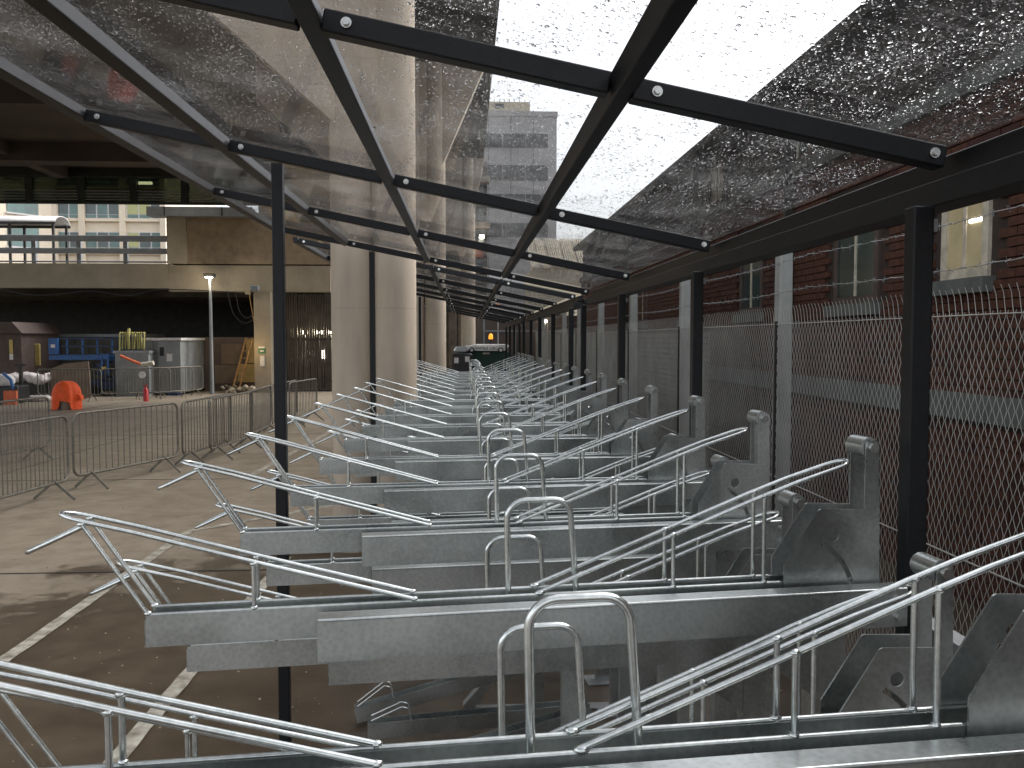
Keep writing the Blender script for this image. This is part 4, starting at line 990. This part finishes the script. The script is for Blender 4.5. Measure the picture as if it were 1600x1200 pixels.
    for y in (.004, W - .004): mb.tube([(q1.x, y, q1.y), (q1.x - .015, y, q1.y + .06), (q1.x - .05, y, q1.y + .07), (A.x + .02, y, A.y + .015)], .004, 6)
    mb.build('lower_wheel_guide', M['rod'], o)
    return o
RH = make_rack(0); RL = make_rack(-.205)
ANG = R(6.2)
ys = [.36, 1.13, 1.88, 2.67, 3.45, 4.27, 5.10] + [5.10 + .81 * (i + 1) for i in range(13)]
n_h = 0; n_l = 0
extra_h = {1: 'running across the very bottom of the view', 2: 'pivot plate fully in view', 3: 'crossing in front of the left shelter post', 4: 'just before the left shelter post'}
for i, y in enumerate(ys):
    if i > 0:
        o = RH if n_h == 0 else copy_tree(RH)
        o.location = (-.69 + random.uniform(-.02, .012), y + random.uniform(-.012, .012), 0); o.rotation_euler = (0, 0, ANG + R(random.uniform(-.7, .7)))
        o['label'] = ('%s high galvanised bike rack tray' % ORD[n_h]) + ((', ' + extra_h[i]) if i in extra_h else ' in the row')
        o['category'] = 'bike rack'; o['group'] = 'high upper tier bike racks in the row'; n_h += 1
    if i < len(ys) - 1 and i > 0:
        o = RL if n_l == 0 else copy_tree(RL)
        yl = y + .38
        o.location = (-.70 + random.uniform(-.025, .015), yl + random.uniform(-.012, .012), 0); o.rotation_euler = (0, 0, ANG + R(random.uniform(-.7, .7)))
        o['label'] = '%s low galvanised bike rack tray, one step below the high trays' % ORD[n_l]
        o['category'] = 'bike rack'; o['group'] = 'lowered upper tier bike racks in the row'; n_l += 1
# long cross members that carry the racks
cm = empty('rack_support_frame', (0, 10, 0), label='long galvanised frame of beams and diagonal braces carrying the row of bike racks', category='rack frame')
for x, z_, w_ in ((1.14, 1.33, .05),):
    mb = MB(); mb.box(x, x + w_, -9.5, 10.5, z_, z_ + .06); mb.build('rear_beam', M['galv_dull'], cm)
mb = MB(); mb.box(1.195, 1.235, -9.5, 10.5, .012, .08); mb.build('floor_rail', M['black'], cm)
for i in range(12):
    y = 1.6 + i * 1.62 - 10
    bbox('upright', M['galv'], cm, .36, .44, y - .03, y + .03, 0, 1.19)
    for (xa, za, xb, zb2) in ((.34, 1.15, -.12, .42),):
        pass
    mb = MB(); mb.bar((.35, y, .42), (.0, y, .02), .05, .07, (0, 1, 0)); mb.build('diagonal_brace', M['galv'], cm)
    mb = MB(); mb.bar((.45, y, .95), (1.12, y, 1.30), .05, .07, (0, 1, 0)); mb.build('diagonal_brace', M['galv'], cm)
    bbox('foot', M['galv_dull'], cm, .05, 1.19, y - .04, y + .04, .001, .012)
pk = empty('padlock', (.12, 3.05, .55), label='small dark padlock hanging in the rack frame near the bottom of the view', category='padlock')

# remove unseen stub
bpy.data.objects.remove(pk)

# ------------------------------------------------------------------ vehicle at the end of the row
VY = 25.0
tk = empty('site_truck', (X(757, VY), VY, 0), label='dark green truck with white top, number plate and lit amber beacon beyond the rack row', category='truck')
kx = VY / F * 1.0
def vx(u): return (u - 757) * kx
def vz(v): return Z(v, VY)
bbox('tailgate', M['truck_green'], tk, vx(714), vx(796), 0, .4, .55, vz(549), bevel=.03)
bbox('body', M['truck_green'], tk, vx(716), vx(794), .41, 3.6, .5, vz(547), bevel=.04)
for u in (735, 765, 786): bbox('tailgate_rib', M['truck_green'], tk, vx(u), vx(u) + .05, -.05, -.002, .6, vz(551))
mb = MB(); mb.prism([(vx(728), vz(548)), (vx(732), vz(541)), (vx(742), vz(538)), (vx(792), vz(538)), (vx(796), vz(541)), (vx(788), vz(549)), (vx(782), vz(548))], -.14, .5); bevel_mod(mb.build('light_bar', M['white'], tk), .02)
bbox('number_plate', M['plate_white'], tk, vx(744), vx(777.5), -.17, -.145, vz(548.2), vz(540.8))
text_mesh('WM63 UBG', .125, .002, M['letter'], tk, ((vx(744) + vx(777.5)) / 2, -.174, (vz(548.2) + vz(540.8)) / 2), (R(90), 0, 0))
bbox('small_label', M['white'], tk, vx(754), vx(765), -.03, -.002, vz(554), vz(551))
for u, nm in ((737, 'rear_lamp'), (782, 'rear_lamp')):
    mb = MB(); mb.cyl((vx(u), -.20, vz(547)), (vx(u), -.142, vz(547)), .075, 16); a = mb.build(nm, M['plastic_black'], tk)
    mb = MB(); mb.cyl((vx(u), -.215, vz(547)), (vx(u), -.202, vz(547)), .045, 14); mb.build('lens', M['white'], a)
mb = MB(); mb.cyl((vx(767), .1, vz(538)), (vx(767), .1, vz(530)), .045, 10); mb.build('beacon_stalk', M['plastic_black'], tk)
mb = MB(); mb.tube([(vx(767), .1, vz(530)), (vx(767), .1, vz(527)), (vx(767), .1, vz(523)), (vx(767), .1, vz(521))], [.06, .065, .055, .02], 14); mb.build('amber_beacon', M['amber'], tk)
for xx in (vx(718), vx(792)):
    for yy in (.7, 3.0):
        mb = MB(); mb.cyl((xx - .12, yy, .42), (xx + .12, yy, .42), .42, 20); w_ = mb.build('wheel', M['tyre'], tk)
ms = empty('dark_site_machine', (X(715, 24), 24, 0), label='black compact machine with pale fittings parked left of the green truck', category='machine')
def mx_(u): return (u - 715) * 24 / F
bbox('body', M['plastic_black'], ms, mx_(706), mx_(738), 0, 1.0, .35, Z(553, 24), bevel=.05)
mb = MB(); mb.prism([(mx_(708), Z(549, 24)), (mx_(711), Z(542, 24)), (mx_(730), Z(540, 24)), (mx_(734), Z(546, 24)), (mx_(728), Z(550, 24))], -.05, .6); bevel_mod(mb.build('hood', M['car_silver'], ms), .03)
for u, v in ((713, 565), (730, 563)):
    bbox('tail_panel', M['white'], ms, mx_(u) - .06, mx_(u) + .06, -.03, -.002, Z(v, 24) - .05, Z(v, 24) + .1)
for xx in (mx_(708), mx_(737)):
    mb = MB(); mb.cyl((xx - .08, .4, .3), (xx + .08, .4, .3), .3, 16); mb.build('wheel', M['tyre'], ms)
op2 = empty('orange_barrier_stack', (X(701, 22.5), 22.5, 0), label='stack of orange and white plastic barrier boards left of the black machine', category='barrier stack')
for k in range(4): bbox('barrier_board', M['orange_pipe' if k % 2 else 'frame_cream'], op2, -.5, .1 - k * .02, -.1, .1, .75 + k * .11, .84 + k * .11)
bbox('stand', M['white'], op2, -.45, .02, -.12, .12, 0, .74)
# end fence and hoarding beyond the truck
eh = empty('end_hoarding', (2.2, 29.5, 0), label='brown hoarding with a wire gate closing the far end of the yard', category='hoarding')
for k in range(8): bbox('panel', M['hoarding'], eh, -2.2 + k * .56, -1.66 + k * .56, 0, .06, 0, 2.9 + .05 * (k % 2))
for x in (-1.6, -.55, .45, 1.4): bbox('gate_post', M['metal_grey'], eh, x, x + .06, -.16, -.08, 0, 3.0)
for z_ in (1.0, 2.35): bbox('gate_rail', M['metal_grey'], eh, -1.6, 1.46, -.2, -.162, z_, z_ + .05)
mb = MB(); mb.ball((.5, -.3, 2.7), .05, 8); mb.build('bulkhead_lamp', M['lamp'], eh)
# ------------------------------------------------------------------ tower block and shed roof in the distance
TY = 90
tw = empty('tower_block', ((X(745, TY) + X(869, TY)) / 2, TY, 0), label='distant grey tower block with dark window bands against the white sky', category='tower')
tx = (X(869, TY) - X(745, TY)) / 2; tz = Z(176, TY)
bbox('wall', M['grey_clad'], tw, -tx, tx, 0, 14, 0, tz)
for va, vb in ((204, 226), (254, 278), (300, 322), (346, 368)):
    for k in range(3):
        a = -tx + .4 + k * (tx * 2 - 1.2) / 3
        bbox('window_band', M['grey_band'], tw, a, a + (tx * 2 - 1.2) / 3 - .12, -.08, -.003, Z(vb, TY), Z(va, TY))
for k in range(3): bbox('panel_joint', M['grey_band'], tw, -tx + 1.2 + k * 2.3, -tx + 1.25 + k * 2.3, -.02, -.003, 0, tz)
bbox('parapet', M['grey_clad'], tw, -tx - .1, tx + .1, -.12, 14, tz + .002, tz + .5)
ax0, ax1 = X(765, TY) - tw.location.x, X(828, TY) - tw.location.x
bbox('plant_room', M['beige_clad'], tw, ax0, ax1, .3, 8, tz + .502, Z(152, TY)); bbox('vent', M['grey_band'], tw, ax0 + .6, ax0 + 1.5, .2, .295, tz + .9, tz + 1.3)
for k in range(9): bbox('railing_post', M['metal_grey'], tw, ax0 + k * (ax1 - ax0) / 8 - .03, ax0 + k * (ax1 - ax0) / 8 + .03, .3, .36, Z(152, TY), Z(148, TY))
rf = empty('corrugated_shed', (X(900, 50), 50, 0), label='pale beige shed with a corrugated roof seen through the canopy below the tower', category='shed')
sw = X(960, 50) - X(900, 50)
bbox('wall', M['beige_clad'], rf, -2.4, sw, 1.5, 8, 0, Z(412, 50))
mb = MB()
for k in range(36):
    x0_ = -2.5 + k * (sw + 2.5) / 36; x1_ = x0_ + (sw + 2.5) / 36 * .55
    mb.add([(x0_, 1.2, Z(412, 50)), (x1_, 1.2, Z(412, 50)), (x1_, 5.5, Z(368, 50) + .5), (x0_, 5.5, Z(368, 50) + .5)], [(0, 1, 2, 3)])
o = mb.build('roof_ridges', M['beige_clad'], rf, kind='stuff'); md = o.modifiers.new('s', 'SOLIDIFY'); md.thickness = .09
mb = MB(); mb.add([(-2.5, 1.25, Z(412, 50) - .06), (sw, 1.25, Z(412, 50) - .06), (sw, 5.5, Z(368, 50) + .42), (-2.5, 5.5, Z(368, 50) + .42)], [(0, 1, 2, 3)]); mb.build('roof_sheet', M['beige_clad'], rf)

# ------------------------------------------------------------------ light given by the lit lamps
def pt(loc, e, col, r_=.1, name='lamp_light'):
    l = bpy.data.lights.new(name, 'POINT'); l.energy = e; l.color = col; l.shadow_soft_size = r_
    o = bpy.data.objects.new(name, l); COL.objects.link(o); o.location = loc
pt((X(330, 34) - .05, 33.8, Z(440, 34)), 14, (1, .86, .62))
pt((X(392, 34.3), 34.0, Z(545, 34.3)), 6, (1, .7, .32))
for u in (471, 494, 513): pt((X(u), 35.6, Z(519)), 6, (1, .85, .6))
